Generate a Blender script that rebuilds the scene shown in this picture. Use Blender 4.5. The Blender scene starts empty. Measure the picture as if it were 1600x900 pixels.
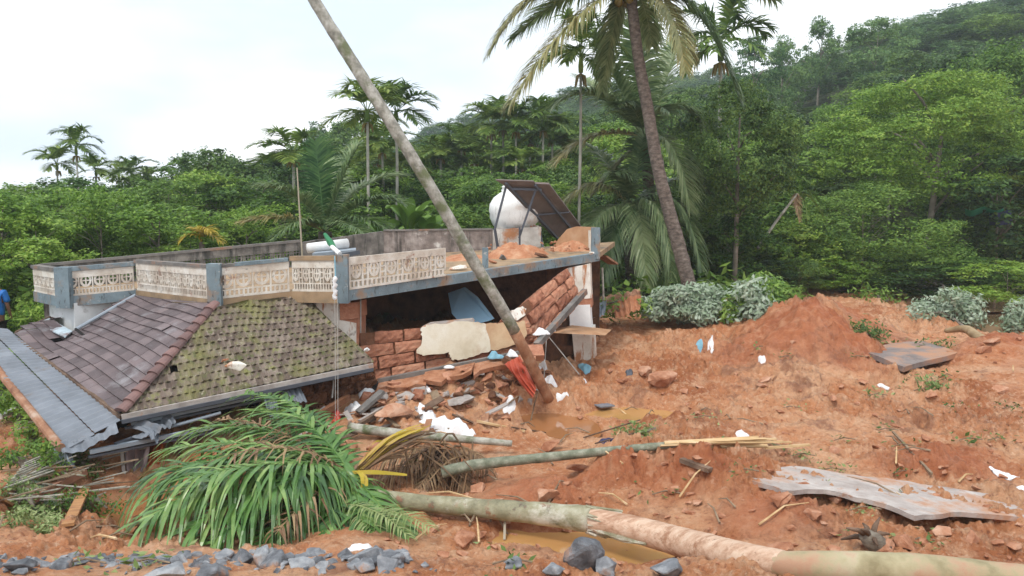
import bpy, bmesh, math, random
import numpy as np
from mathutils import Vector, Matrix
C = bpy.context.scene.collection
R = math.radians
sc = bpy.context.scene
# ---------------------------------------------------------------- camera
F = 1200.0; PITCH = math.atan(120/F); CAMZ = 3.3
cd = bpy.data.cameras.new('camera'); cam = bpy.data.objects.new('camera', cd); C.objects.link(cam)
cd.sensor_width = 36; cd.lens = 36*F/1600; cd.clip_start = .05; cd.clip_end = 6000
cam.location = (0, 0, CAMZ); cam.rotation_euler = (math.pi/2-PITCH, 0, 0)
sc.camera = cam
# ---------------------------------------------------------------- world: overcast sky over a Nishita sky
SUN_EL, SUN_AZ = R(58), R(215)      # azimuth clockwise from north (+Y): the sun stands behind the camera, to its left
w = bpy.data.worlds.new('World'); sc.world = w; w.use_nodes = True
nt = w.node_tree; N = nt.nodes; L = nt.links; N.clear()
out = N.new('ShaderNodeOutputWorld'); add = N.new('ShaderNodeMixShader')
sky = N.new('ShaderNodeTexSky'); sky.sky_type = 'NISHITA'; sky.sun_disc = False
sky.sun_elevation = SUN_EL; sky.sun_rotation = SUN_AZ; sky.air_density = 1.5; sky.dust_density = 3
b1 = N.new('ShaderNodeBackground'); b1.inputs[1].default_value = .12; L.new(sky.outputs[0], b1.inputs[0])
tc = N.new('ShaderNodeTexCoord'); mp = N.new('ShaderNodeMapping'); mp.inputs['Scale'].default_value = (1, 1, 2.6)
mp.inputs['Location'].default_value = (1.7, .9, .5)
L.new(tc.outputs['Generated'], mp.inputs[0])
nz = N.new('ShaderNodeTexNoise'); nz.inputs['Scale'].default_value = 1.7; nz.inputs['Detail'].default_value = 5; nz.inputs['Roughness'].default_value = .45
L.new(mp.outputs[0], nz.inputs[0])
cr = N.new('ShaderNodeValToRGB'); cr.color_ramp.elements[0].position = .42; cr.color_ramp.elements[1].position = .62
cr.color_ramp.elements[0].color = (.60, .68, .79, 1); cr.color_ramp.elements[1].color = (1.0, 1.0, 1.0, 1)
L.new(nz.outputs[0], cr.inputs[0])
b2 = N.new('ShaderNodeBackground'); b2.inputs[1].default_value = 1.12; L.new(cr.outputs[0], b2.inputs[0])
add.inputs[0].default_value = .93; L.new(b1.outputs[0], add.inputs[1]); L.new(b2.outputs[0], add.inputs[2])
L.new(add.outputs[0], out.inputs[0])
sl = bpy.data.lights.new('sun', 'SUN'); sl.energy = 1.5; sl.angle = R(14); sl.color = (1, .96, .9)
so = bpy.data.objects.new('sun', sl); C.objects.link(so)
sd = Vector((math.sin(SUN_AZ)*math.cos(SUN_EL), math.cos(SUN_AZ)*math.cos(SUN_EL), math.sin(SUN_EL)))
so.rotation_euler = sd.to_track_quat('Z', 'Y').to_euler(); so.location = (0, 0, 60)
vs = sc.view_settings; vs.view_transform = 'Standard'; vs.look = 'None'; vs.exposure = .55; vs.gamma = 1; vs.use_curve_mapping = False
sc.cycles.max_bounces = 6; sc.cycles.diffuse_bounces = 3; sc.cycles.transmission_bounces = 3; sc.cycles.volume_bounces = 1
sc.cycles.transparent_max_bounces = 6; sc.cycles.use_adaptive_sampling = True; sc.cycles.adaptive_threshold = .02

# ---------------------------------------------------------------- pixel of the photograph + depth -> point of the place
def ray(px, py):
    x, y, z = (px-800)/F, (450-py)/F, -1.0
    c, s = math.cos(PITCH), math.sin(PITCH)
    # camera looks along +Y, pitched down
    return np.array([x/(c+y*s), 1.0, (y*c-s)/(c+y*s)])
def P(px, py, d):
    r = ray(px, py); return np.array([r[0]*d, d, CAMZ+r[2]*d])
def plane3(a, b, c):
    a, b, c = P(*a), P(*b), P(*c); n = np.cross(b-a, c-a); n /= np.linalg.norm(n)
    if n[1] > 0: n = -n              # towards the camera side
    return a, n
def on(pl, px, py, off=0.0):
    o, n = pl; r = ray(px, py); c = np.array([0, 0, CAMZ]); t = np.dot(o-c, n)/np.dot(r, n); return c+r*t+n*off
# ---------------------------------------------------------------- noise
def _h(i, j, s):
    v = np.sin(i*127.1+j*311.7+s*74.7)*43758.5453; return v-np.floor(v)
def vnoise(x, y, s=0):
    x = np.asarray(x, float); y = np.asarray(y, float)
    i, j = np.floor(x), np.floor(y); u, v = x-i, y-j; u = u*u*u*(u*(u*6-15)+10); v = v*v*v*(v*(v*6-15)+10)
    return ((_h(i, j, s)*(1-u)+_h(i+1, j, s)*u)*(1-v)+(_h(i, j+1, s)*(1-u)+_h(i+1, j+1, s)*u)*v)*2-1
def fbm(x, y, o=4, s=0, g=.5):
    t = 0; a = 1; n = 0
    for k in range(o):
        t = t+a*vnoise(x*2**k+k*17.3, y*2**k-k*9.1, s+k); n += a; a *= g
    return t/n
# ---------------------------------------------------------------- mesh builder
class MB:
    def __init__(s): s.v = []; s.f = []; s.n = 0
    def add(s, v, f):
        v = np.asarray(v, float).reshape(-1, 3); s.v.append(v); k = s.n
        s.f.extend([tuple(int(i)+k for i in q) for q in f]); s.n += len(v); return s
    def hexa(s, b, t):   # 4 bottom, 4 top points
        return s.add(list(b)+list(t), [(3, 2, 1, 0), (4, 5, 6, 7), (0, 1, 5, 4), (1, 2, 6, 5), (2, 3, 7, 6), (3, 0, 4, 7)])
    def prism(s, pts, off):  # polygon extruded by the vector off
        p = np.asarray(pts, float); n = len(p); q = p+np.asarray(off, float)
        return s.add(np.vstack([p, q]), [tuple(range(n)), tuple(range(2*n-1, n-1, -1))]+[(i, i+n, (i+1) % n+n, (i+1) % n) for i in range(n)])
    def beam(s, a, b, w, h, up=(0, 0, 1), roll=0):
        a, b = np.asarray(a, float), np.asarray(b, float); d = (b-a)/np.linalg.norm(b-a)
        u = np.asarray(up, float); x = np.cross(d, u)
        if np.linalg.norm(x) < .05: x = np.cross(d, (1, 0, 0))
        x /= np.linalg.norm(x); z = np.cross(x, d)
        if roll: x, z = x*math.cos(roll)+z*math.sin(roll), z*math.cos(roll)-x*math.sin(roll)
        x = x*w/2; z = z*h/2
        return s.hexa([a-x-z, a+x-z, b+x-z, b-x-z], [a-x+z, a+x+z, b+x+z, b-x+z])
    def tube(s, pts, rad, n=8, cap=True, wob=0, seed=0):
        pts = [np.asarray(p, float) for p in pts]; m = len(pts)
        if not hasattr(rad, '__len__'): rad = [rad]*m
        V = []; rr = random.Random(seed); prev = None
        for i, p in enumerate(pts):
            d = pts[min(i+1, m-1)]-pts[max(i-1, 0)]; d = d/(np.linalg.norm(d)+1e-9)
            x = prev if prev is not None else np.cross(d, (0, 0, 1) if abs(d[2]) < .9 else (1, 0, 0))
            x = x-d*np.dot(x, d); x /= np.linalg.norm(x)+1e-9; prev = x; z = np.cross(x, d)
            for k in range(n):
                a = 2*math.pi*k/n; r = rad[i]*(1+wob*(rr.random()-.5)); V.append(p+x*math.cos(a)*r+z*math.sin(a)*r)
        Fc = [(i*n+k, i*n+(k+1) % n, (i+1)*n+(k+1) % n, (i+1)*n+k) for i in range(m-1) for k in range(n)]
        if cap: Fc += [tuple(range(n-1, -1, -1)), tuple((m-1)*n+k for k in range(n))]
        return s.add(V, Fc)
    def build(s, name, m, parent=None, smooth=False, at=None):
        me = bpy.data.meshes.new(name); V = np.vstack(s.v)
        o = bpy.data.objects.new(name, me)
        if parent is not None:
            V = V-world_loc(parent); o.parent = parent
        else:
            base = np.array([V[:, 0].mean(), V[:, 1].mean(), V[:, 2].min()]) if at is None else np.asarray(at, float)
            V = V-base; o.location = base
        me.from_pydata(V.tolist(), [], s.f); me.validate()
        if smooth: me.shade_smooth()
        me.materials.append(m); C.objects.link(o); return o
def world_loc(o):
    l = np.zeros(3)
    while o is not None: l = l+np.array(o.location); o = o.parent
    return l
def tag(o, label=None, cat=None, group=None, kind=None):
    for k, v in (('label', label), ('category', cat), ('group', group), ('kind', kind)):
        if v: o[k] = v
    return o
def thing(name, label, cat, loc=(0, 0, 0), group=None):
    o = bpy.data.objects.new(name, None); C.objects.link(o); o.empty_display_size = .2
    o.location = tuple(float(c) for c in loc); return tag(o, label, cat, group)
def dup(root, loc=None, rotz=None, scale=None, label=None, group=None):
    r = root.copy(); C.objects.link(r)
    if loc is not None: r.location = tuple(float(c) for c in loc)
    if rotz is not None: r.rotation_euler = (0, 0, rotz)
    if scale is not None: r.scale = scale
    if label: r['label'] = label
    if group: r['group'] = group
    for ch in list(root.children):
        c = ch.copy(); C.objects.link(c); c.parent = r
        for g in list(ch.children):
            e = g.copy(); C.objects.link(e); e.parent = c
    return r
# ---------------------------------------------------------------- materials
def mat(name, cols, scale=3.0, detail=6, rough=.85, bump=.3, bscale=20, pos=None, spec=.3, island=0, objrand=0, stain=None, stretch=None, trans=0, rrange=None, dist=.02):
    """cols: list of (position, colour) over a noise; stain=(colour, scale, lo, hi) second layer with its own shape"""
    m = bpy.data.materials.new(name); m.use_nodes = True; t = m.node_tree; n = t.nodes; l = t.links
    bs = n['Principled BSDF']; bs.inputs['Roughness'].default_value = rough; bs.inputs['Specular IOR Level'].default_value = spec
    co = n.new('ShaderNodeTexCoord').outputs['Object']
    if stretch:
        q = n.new('ShaderNodeMapping'); q.inputs['Scale'].default_value = stretch; l.new(co, q.inputs[0]); co = q.outputs[0]
    a = n.new('ShaderNodeTexNoise'); a.inputs['Scale'].default_value = scale; a.inputs['Detail'].default_value = detail; a.inputs['Roughness'].default_value = .62; l.new(co, a.inputs[0])
    fac = a.outputs[0]
    def mth(op, x, y):
        q = n.new('ShaderNodeMath'); q.operation = op
        for i, z in enumerate((x, y)):
            if isinstance(z, (int, float)): q.inputs[i].default_value = z
            else: l.new(z, q.inputs[i])
        return q.outputs[0]
    if island:
        g = n.new('ShaderNodeNewGeometry'); fac = mth('ADD', fac, mth('MULTIPLY', mth('SUBTRACT', g.outputs['Random Per Island'], .5), island))
    if objrand:
        g = n.new('ShaderNodeObjectInfo'); fac = mth('ADD', fac, mth('MULTIPLY', mth('SUBTRACT', g.outputs['Random'], .5), objrand))
    r = n.new('ShaderNodeValToRGB'); e = r.color_ramp.elements
    while len(e) < len(cols): e.new(.5)
    for el, (p, c) in zip(e, sorted(cols)): el.position = p; el.color = (*c, 1)
    l.new(fac, r.inputs[0]); col = r.outputs[0]
    for st in (stain if isinstance(stain, list) else [stain] if stain else []):
        c2, s2, lo, hi = st[:4]
        b = n.new('ShaderNodeTexNoise'); b.inputs['Scale'].default_value = s2; b.inputs['Detail'].default_value = 7; b.inputs['Roughness'].default_value = .65
        if len(st) > 4:
            q = n.new('ShaderNodeMapping'); q.inputs['Scale'].default_value = st[4]; q.inputs['Location'].default_value = (3, 5, 7); l.new(n.new('ShaderNodeTexCoord').outputs['Object'], q.inputs[0]); l.new(q.outputs[0], b.inputs[0])
        else: l.new(co, b.inputs[0])
        mr = n.new('ShaderNodeMapRange'); mr.inputs[1].default_value = lo; mr.inputs[2].default_value = hi; l.new(b.outputs[0], mr.inputs[0])
        mx = n.new('ShaderNodeMixRGB'); l.new(mr.outputs[0], mx.inputs[0]); l.new(col, mx.inputs[1]); mx.inputs[2].default_value = (*c2, 1); col = mx.outputs[0]
    l.new(col, bs.inputs['Base Color'])
    if rrange:
        mr = n.new('ShaderNodeMapRange'); mr.inputs[1].default_value = .35; mr.inputs[2].default_value = .65; mr.inputs[3].default_value = rrange[0]; mr.inputs[4].default_value = rrange[1]
        l.new(a.outputs[0], mr.inputs[0]); l.new(mr.outputs[0], bs.inputs['Roughness'])
    if bump:
        b = n.new('ShaderNodeTexNoise'); b.inputs['Scale'].default_value = bscale; b.inputs['Detail'].default_value = 8; b.inputs['Roughness'].default_value = .7; l.new(co, b.inputs[0])
        q = n.new('ShaderNodeBump'); q.inputs['Strength'].default_value = bump; q.inputs['Distance'].default_value = dist; l.new(b.outputs[0], q.inputs['Height']); l.new(q.outputs[0], bs.inputs['Normal'])
    if trans:
        tr = n.new('ShaderNodeBsdfTranslucent'); l.new(col, tr.inputs[0]); ms = n.new('ShaderNodeMixShader'); ms.inputs[0].default_value = trans
        o = n['Material Output']; l.new(bs.outputs[0], ms.inputs[1]); l.new(tr.outputs[0], ms.inputs[2]); l.new(ms.outputs[0], o.inputs[0])
    return m
def leafm(name, a, b, c, rough=.5, trans=.3, spec=.25, obj=.5):
    return mat(name, [(.12, a), (.5, b), (.88, c)], scale=2.6, detail=3, rough=rough, bump=0, island=.55, objrand=obj, trans=trans, spec=spec)
def flat(name, c, rough=.6, spec=.3, metal=0):
    m = mat(name, [(.3, tuple(x*.8 for x in c)), (.7, c)], scale=6, rough=rough, bump=.15, spec=spec)
    m.node_tree.nodes['Principled BSDF'].inputs['Metallic'].default_value = metal; return m
MUD, MUD2, MUDD = (.46, .205, .10), (.56, .32, .20), (.33, .105, .04)
M = dict(
 leaf_bright=leafm('leaf_bright', (.08, .17, .02), (.19, .33, .045), (.34, .46, .08)),
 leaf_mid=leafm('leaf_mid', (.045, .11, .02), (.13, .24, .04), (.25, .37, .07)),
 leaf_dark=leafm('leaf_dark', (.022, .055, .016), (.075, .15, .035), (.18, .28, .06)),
 leaf_blue=leafm('leaf_blue', (.035, .09, .035), (.09, .19, .06), (.19, .30, .09)),
 leaf_pale=leafm('leaf_pale', (.14, .21, .11), (.30, .38, .26), (.46, .53, .42), trans=.15),
 leaf_sprig=leafm('leaf_sprig', (.05, .10, .02), (.13, .20, .05), (.32, .38, .16), trans=.2),
 frond=leafm('frond', (.07, .13, .045), (.18, .26, .10), (.38, .45, .22), rough=.38, spec=.5),
 frond_gold=leafm('frond_gold', (.20, .21, .08), (.34, .33, .14), (.46, .34, .12), rough=.45, spec=.4, obj=.3),
 frond_near=leafm('frond_near', (.035, .10, .02), (.10, .22, .045), (.26, .38, .11), rough=.33, spec=.55, trans=.2, obj=.3),
 frond_yellow=leafm('frond_yellow', (.40, .30, .04), (.55, .42, .05), (.55, .38, .12), obj=.1),
 frond_dead=leafm('frond_dead', (.10, .06, .03), (.22, .13, .07), (.36, .25, .13), obj=.2, trans=.1),
 areca=leafm('areca', (.06, .12, .025), (.14, .23, .045), (.30, .37, .08)),
 banana=leafm('banana', (.10, .2, .03), (.15, .27, .04), (.2, .33, .07)),
 bark=mat('bark', [(.3, (.10, .08, .06)), (.55, (.22, .19, .15)), (.75, (.34, .31, .26))], scale=8, bump=.7, bscale=30, stretch=(1, 1, 3)),
 bark_pale=mat('bark_pale', [(.3, (.22, .20, .16)), (.5, (.38, .36, .30)), (.7, (.55, .53, .46))], scale=7, bump=.5, bscale=28, stain=((.12, .14, .07), 4, .52, .66)),
 bark_palm=mat('bark_palm', [(.3, (.06, .05, .04)), (.5, (.15, .115, .095)), (.72, (.29, .24, .20))], scale=7, bump=.6, bscale=25, stretch=(1, 1, 2)),
 bark_lean=mat('bark_lean', [(.28, (.13, .13, .11)), (.45, (.27, .26, .22)), (.6, (.42, .41, .36)), (.75, (.6, .6, .55))], scale=9, bump=.5, bscale=30, stain=((.15, .17, .09), 3, .5, .62)),
 bark_green=mat('bark_green', [(.3, (.14, .13, .075)), (.5, (.29, .27, .17)), (.68, (.46, .44, .33))], scale=4, rough=.55, bump=.6, bscale=24, stain=[((.60, .57, .48), 2.2, .52, .62, (.5, 1, 1)), ((.10, .075, .06), 6, .6, .68), ((.38, .19, .10), 3, .60, .70), ((.14, .17, .06), 2, .58, .7)]),
 peeled=mat('peeled', [(.3, (.42, .24, .15)), (.5, (.60, .41, .29)), (.7, (.70, .55, .42))], scale=5, rough=.45, bump=.5, bscale=18, stretch=(.5, 3, 3), stain=[((.36, .19, .11), 2.2, .54, .64), ((.25, .14, .08), 9, .62, .7, (.4, 3, 3))]),
 split=mat('split', [(.3, (.40, .25, .12)), (.5, (.60, .42, .22)), (.7, (.72, .56, .36))], scale=5, bump=.4, bscale=30, stretch=(.4, 3, 3)),
 laterite=mat('laterite', [(.2, (.22, .085, .05)), (.5, (.40, .175, .105)), (.8, (.52, .27, .17))], scale=9, rough=.9, bump=.8, bscale=30, island=.5, stain=((.38, .23, .15), 4, .56, .7)),
 laterite_dark=mat('laterite_dark', [(.2, (.08, .035, .02)), (.5, (.16, .07, .035)), (.8, (.25, .11, .06))], scale=7, rough=.8, bump=.8, bscale=25, island=.4),  # deeper brown tone of the laterite blocks
 plaster=mat('plaster', [(.3, (.52, .44, .31)), (.5, (.64, .57, .44)), (.7, (.72, .68, .58))], scale=2.2, bump=.25, bscale=20, stain=((.42, .26, .14), 1.4, .53, .7)),
 whitewall=mat('whitewall', [(.3, (.66, .68, .68)), (.6, (.8, .81, .8))], scale=2, bump=.1, bscale=30, stain=((.32, .30, .27), 5, .6, .78)),
 whitestain=mat('whitestain', [(.3, (.55, .50, .42)), (.6, (.78, .75, .68))], scale=3, bump=.3, bscale=20, stain=[((.42, .19, .09), 2.6, .52, .62, (3, 3, .7)), ((.3, .25, .2), 6, .6, .72)]),
 bluegrey=mat('bluegrey', [(.3, (.13, .17, .19)), (.6, (.20, .26, .29)), (.8, (.27, .32, .34))], scale=3, rough=.75, bump=.35, bscale=25, stain=[((.30, .20, .13), 2.2, .52, .64), ((.07, .075, .075), 7, .57, .68, (3, 3, .8)), ((.42, .42, .40), 13, .62, .7)]),
 mudgrey=mat('mudgrey', [(.3, (.16, .13, .10)), (.5, (.32, .22, .13)), (.7, (.42, .29, .18))], scale=3, bump=.3, bscale=25),
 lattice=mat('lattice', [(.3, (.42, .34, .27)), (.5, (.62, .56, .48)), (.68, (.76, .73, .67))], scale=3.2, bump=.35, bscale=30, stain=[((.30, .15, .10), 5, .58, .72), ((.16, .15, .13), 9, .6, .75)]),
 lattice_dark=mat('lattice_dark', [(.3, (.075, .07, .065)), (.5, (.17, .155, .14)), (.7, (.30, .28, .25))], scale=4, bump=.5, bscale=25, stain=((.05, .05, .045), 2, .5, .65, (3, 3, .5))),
 oldwall=mat('oldwall', [(.3, (.10, .085, .075)), (.5, (.22, .18, .16)), (.7, (.40, .35, .32))], scale=3, bump=.4, bscale=25, stain=[((.05, .045, .04), 3, .52, .68, (4, 4, .5)), ((.6, .57, .53), 2.0, .58, .66)]),
 oldwhite=mat('oldwhite', [(.3, (.34, .30, .26)), (.6, (.62, .59, .54))], scale=3, bump=.3, bscale=25, stain=[((.42, .20, .10), 1.6, .52, .62), ((.12, .10, .09), 4, .6, .72, (4, 4, .6))]),
 tanwall=mat('tanwall', [(.3, (.36, .18, .09)), (.55, (.46, .27, .15)), (.75, (.5, .33, .21))], scale=3, bump=.3, bscale=25, stain=((.55, .47, .38), 2, .62, .68)),
 concrete=mat('concrete', [(.3, (.24, .21, .19)), (.5, (.38, .34, .31)), (.7, (.50, .47, .43))], scale=3.5, bump=.5, bscale=22, stain=((.42, .20, .10), 2.2, .53, .62)),
 concrete_dark=mat('concrete_dark', [(.3, (.10, .095, .09)), (.7, (.24, .22, .20))], scale=4, bump=.4, bscale=25, stain=((.30, .14, .07), 2, .55, .68)),
 tile_brown=mat('tile_brown', [(.15, (.075, .058, .06)), (.5, (.13, .10, .102)), (.85, (.20, .155, .155))], scale=3, rough=.62, bump=.25, bscale=30, island=.45, stain=((.27, .26, .27), 1.8, .56, .72)),
 tile_moss=mat('tile_moss', [(.2, (.085, .062, .048)), (.5, (.165, .125, .10)), (.8, (.27, .22, .18))], scale=5, rough=.85, bump=.4, bscale=30, island=.4, stain=[((.18, .175, .06), 1.6, .48, .66), ((.10, .11, .04), 11, .52, .68), ((.20, .20, .07), 5, .56, .70), ((.32, .29, .22), 14, .6, .7)]),
 tile_hip=mat('tile_hip', [(.2, (.12, .075, .072)), (.8, (.24, .14, .125))], scale=5, rough=.7, bump=.4, island=.5),
 sheet=mat('sheet', [(.3, (.13, .145, .165)), (.6, (.19, .21, .24)), (.8, (.26, .28, .31))], scale=2, rough=.5, bump=.08, bscale=20, stain=((.16, .13, .11), 3, .58, .75)),
 rust=mat('rust', [(.3, (.16, .07, .04)), (.5, (.32, .16, .09)), (.7, (.45, .33, .25))], scale=4, rough=.8, bump=.3, bscale=25),
 steel=flat('steel', (.09, .10, .12), .5), steel_light=flat('steel_light', (.30, .35, .40), .45, .5),
 white=flat('white', (.80, .80, .78), .55), tank=mat('tank', [(.3, (.72, .72, .70)), (.6, (.82, .82, .80))], scale=2, rough=.4, bump=.1, stain=[((.5, .38, .28), 1.5, .55, .7), ((.45, .45, .42), 6, .55, .75, (3, 3, .7))]),
 cloth_white=mat('cloth_white', [(.3, (.66, .66, .66)), (.6, (.84, .84, .84))], scale=4, rough=.8, bump=.5, bscale=9, stain=((.45, .3, .2), 3.5, .6, .75), dist=.04),
 panel_back=mat('panel_back', [(.3, (.13, .105, .095)), (.7, (.20, .165, .15))], scale=3, rough=.6, bump=.1),
 glass_panel=flat('glass_panel', (.05, .06, .09), .15, .6),
 red=flat('red', (.50, .06, .035), .6), curtain=mat('curtain', [(.35, (.22, .03, .01)), (.6, (.45, .11, .03))], scale=5, rough=.7, bump=.2, stretch=(3, 3, .5)),
 blue=flat('blue', (.02, .16, .5), .5), bluewall=mat('bluewall', [(.3, (.35, .58, .78)), (.6, (.42, .68, .88))], scale=2, bump=.1, stain=((.7, .72, .75), 2.4, .6, .68)),
 navy=flat('navy', (.02, .03, .1), .6), teal=flat('teal', (.03, .35, .28), .6), lightblue=flat('lightblue', (.25, .5, .62), .5),
 skin=flat('skin', (.22, .11, .07), .6), hair=flat('hair', (.01, .01, .01), .6),
 dark=flat('dark', (.02, .018, .017), .9), soil_and_shade=mat('soil_and_shade', [(.3, (.05, .025, .015)), (.7, (.15, .07, .035))], scale=5, bump=.8, bscale=15),  # soil on the root ball, painted darkness on the house's inner surfaces
 wood=mat('wood', [(.3, (.24, .11, .05)), (.5, (.38, .19, .08)), (.7, (.5, .27, .11))], scale=5, bump=.3, bscale=25, stretch=(1, 3, 3)),
 wood_dark=mat('wood_dark', [(.3, (.06, .04, .03)), (.5, (.14, .09, .06)), (.7, (.25, .17, .12))], scale=5, bump=.4, bscale=25),
 bamboo=flat('bamboo', (.40, .35, .26), .6), twig=mat('twig', [(.3, (.12, .08, .05)), (.7, (.35, .26, .17))], scale=6, bump=.3),
 stone=mat('stone', [(.3, (.09, .095, .105)), (.5, (.20, .21, .225)), (.7, (.38, .39, .40))], scale=7, rough=.6, bump=.9, bscale=26, objrand=.3, stain=[((.36, .19, .11), 3, .56, .66), ((.3, .31, .33), 8, .58, .72)]),
 clod=mat('clod', [(.3, (.28, .11, .055)), (.5, (.44, .21, .12)), (.7, (.56, .34, .23))], scale=6, rough=.85, bump=.9, bscale=22, objrand=.2),
 nut=flat('nut', (.20, .14, .03), .5), green_cloth=flat('green_cloth', (.03, .2, .08), .7), rope=flat('rope', (.35, .33, .3), .8),
)
# ================================================================ terrain
CT = [  # photo px, py, depth: points of the bare ground
 (0,900,4.9),(300,900,4.9),(640,900,5.0),(900,900,5.3),(1100,905,5.6),(1350,905,6.0),(1600,905,6.2),
 (0,868,6.1),(300,868,6.1),(600,868,6.2),(900,880,6.2),(1100,892,6.4),(-400,880,5.6),
 (60,815,7.9),(220,820,8.1),(200,770,9.1),(320,760,9.0),(130,760,9.0),(100,700,10.6),(20,690,10.8),(60,660,11.8),(120,660,11.8),(10,760,8.5),(-200,700,10.6),(-300,800,8),
 (250,700,10.6),(400,680,10.8),(500,800,8.1),(420,850,7.3),(560,720,9.6),(600,690,10.2),(550,645,11.2),(650,790,8.4),(640,860,7.0),(760,860,7.2),(760,740,9.3),
 (900,855,7.6),(980,872,7.2),(850,690,10.6),(700,650,11.4),(650,600,12.2),(600,606,11.9),(650,612,11.6),(700,598,11.8),(760,590,12.4),(830,600,13.0),(870,640,12.2),
 (850,760,8.9),(960,712,9.2),(1060,735,8.9),(1150,745,8.7),(1200,800,7.8),(1000,800,8.0),(1080,820,7.6),(1300,840,7.3),(1250,880,6.5),
 (900,660,12.0),(985,648,12.3),(1000,690,10.9),(1050,600,13.8),(960,580,14.6),(910,560,15.4),(940,530,17.0),(1000,510,18.5),(1050,520,17.6),
 (1130,540,16.4),(1100,600,13.8),(1200,590,13.9),(1300,600,13.6),(1250,650,12.0),(1150,660,11.8),(1180,535,16.0),(1265,474,17.0),(1215,510,16.4),(1290,505,16.2),(1320,565,14.4),(1335,520,16.8),
 (1360,540,16.6),(1430,575,15.0),(1480,560,15.4),(1560,560,14.6),(1640,565,14.2),(1500,620,13.0),(1400,640,12.3),(1600,650,11.9),
 (1300,710,10.2),(1500,710,10.2),(1700,710,10.2),(1400,770,8.6),(1500,790,8.3),(1600,830,7.5),(1450,850,7.1),(1600,780,8.5),(1250,745,9.2),
 (1330,462,26),(1400,462,28),(1300,480,22),(1450,480,24),(1500,470,27),(1560,510,21.8),(1590,515,21),(1520,530,19),(1700,480,26),(1300,452,31),(1500,448,34),(1700,440,36),
 (30,500,16.5),(60,480,19),(0,520,17),(-150,500,18),(10,600,14.2),(0,640,12.4),(-200,620,13.5),(150,620,13)]
CW = [  # x, y, z
 (0,2,1.65),(-8,2,1.6),(8,2,1.55),(-3,3.2,1.45),(4,3.2,1.4),(-14,4,1.3),(14,4,1.2),(0,-2,1.7),(20,8,.3),(-16,9,.5),
 (-4,14,.5),(-6,12,.3),(0,16,.6),(-2,20,.9),(3,22,1.0),(5,22,.8),(-8,18,.9),(-14,20,1.0),(1,27,1.2),(6,28,1.0),(-10,28,1.2),(-20,28,1.2),(-30,30,1.5),
 (0,40,2.0),(-15,40,1.8),(-30,45,2),(9,36,1.6),(15,38,2.2),(22,40,3.2),(30,38,4.0),
 (9,48,3.4),(18,52,6),(30,54,9),(44,52,12),(12,66,7),(26,72,13),(42,76,18),(60,72,22),
 (0,60,3.5),(-12,65,3),(-30,70,3),(-60,60,3),(3,90,8.5),(-10,100,6),(22,100,15),(45,110,22),(75,105,28),
 (-18,150,11),(-6,150,16),(4,150,19.5),(16,150,19),(40,150,24),(80,150,34),(-36,150,5),(-60,150,6),(-110,150,5),(130,150,42),
 (-40,220,10),(0,230,24),(60,230,40),(-100,240,8),(140,230,60),(0,500,20),(-300,500,10),(300,500,50),(0,1500,0),(-900,1500,0),(900,1500,0),(0,3000,-20)]
def _uv(x, y):
    r = np.hypot(x, np.maximum(y, -50)) ; return np.arctan2(x, np.maximum(y, .5))*2.4, np.log(np.maximum(r, 1.0)+1.0)
_pts = np.array([P(*c) for c in CT]+[np.array(c, float) for c in CW])
_u, _v = _uv(_pts[:, 0], _pts[:, 1]); _n = len(_pts)
def _tps(r2): return np.where(r2 > 1e-12, .5*r2*np.log(r2+1e-12), 0)
_K = _tps((_u[:, None]-_u)**2+(_v[:, None]-_v)**2)+np.eye(_n)*.0015
_A = np.zeros((_n+3, _n+3)); _A[:_n, :_n] = _K; _A[:_n, _n] = 1; _A[:_n, _n+1] = _u; _A[:_n, _n+2] = _v; _A[_n:, :_n] = _A[:_n, _n:].T
_w = np.linalg.solve(_A, np.concatenate([_pts[:, 2], np.zeros(3)]))
def hz0(x, y):
    x = np.atleast_1d(np.asarray(x, float)); y = np.atleast_1d(np.asarray(y, float)); u, v = _uv(x, y); o = np.empty(x.size); uf, vf = u.ravel(), v.ravel()
    for s in range(0, x.size, 20000):
        a, b = uf[s:s+20000], vf[s:s+20000]
        o[s:s+20000] = _tps((a[:, None]-_u)**2+(b[:, None]-_v)**2)@_w[:_n]+_w[_n]+_w[_n+1]*a+_w[_n+2]*b
    return o.reshape(x.shape)
# puddles: centre px,py, water z, half sizes in metres (x, y), turn
def gnd0(px, py, z): r = ray(px, py); t = (z-CAMZ)/r[2]; return r*t+np.array([0, 0, CAMZ])
PUD = [(995, 648, -.02, .78, .42, 0), (862, 664, .012, .5, .75, .3), (890, 850, -.12, .95, .36, -.1), (1010, 873, -.128, .75, .30, -.15), (215, 808, -.32, 1.2, .75, .5),
       (1560, 500, .1, 2.6, 2.2, 0), (1440, 468, .2, 2.2, 2.4, 0)]
PUD = [(gnd0(a, b, z), z, sx, sy, r) for a, b, z, sx, sy, r in PUD]
HEAPS = [(gnd0(1262, 540, .5), .27, 1.5, 1.5), (gnd0(1210, 548, .5), .20, 1.3, 1.2), (gnd0(1340, 520, .4), .18, 1.2, 1.5), (gnd0(1320, 555, .4), .22, .9, .8), (gnd0(1560, 570, .2), .30, 1.4, 1.2), (gnd0(840, 768, .1), .20, .9, .6), (gnd0(1090, 772, .1), .16, .8, .45), (gnd0(1330, 575, .3), .18, .9, .8), (gnd0(965, 755, .1), .16, .45, .35), (gnd0(1220, 820, .1), .16, .6, .5), (gnd0(1470, 720, .1), .12, 1.0, .6)]
def redmask(x, y):
    k = 0*x
    for c, hh_, rx, ry in HEAPS: k = np.maximum(k, np.clip(1.35-np.sqrt(((x-c[0])/rx)**2+((y-c[1])/ry)**2)+.5*fbm(x*1.6, y*1.6, 4, 95), 0, 1))
    return k
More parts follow.
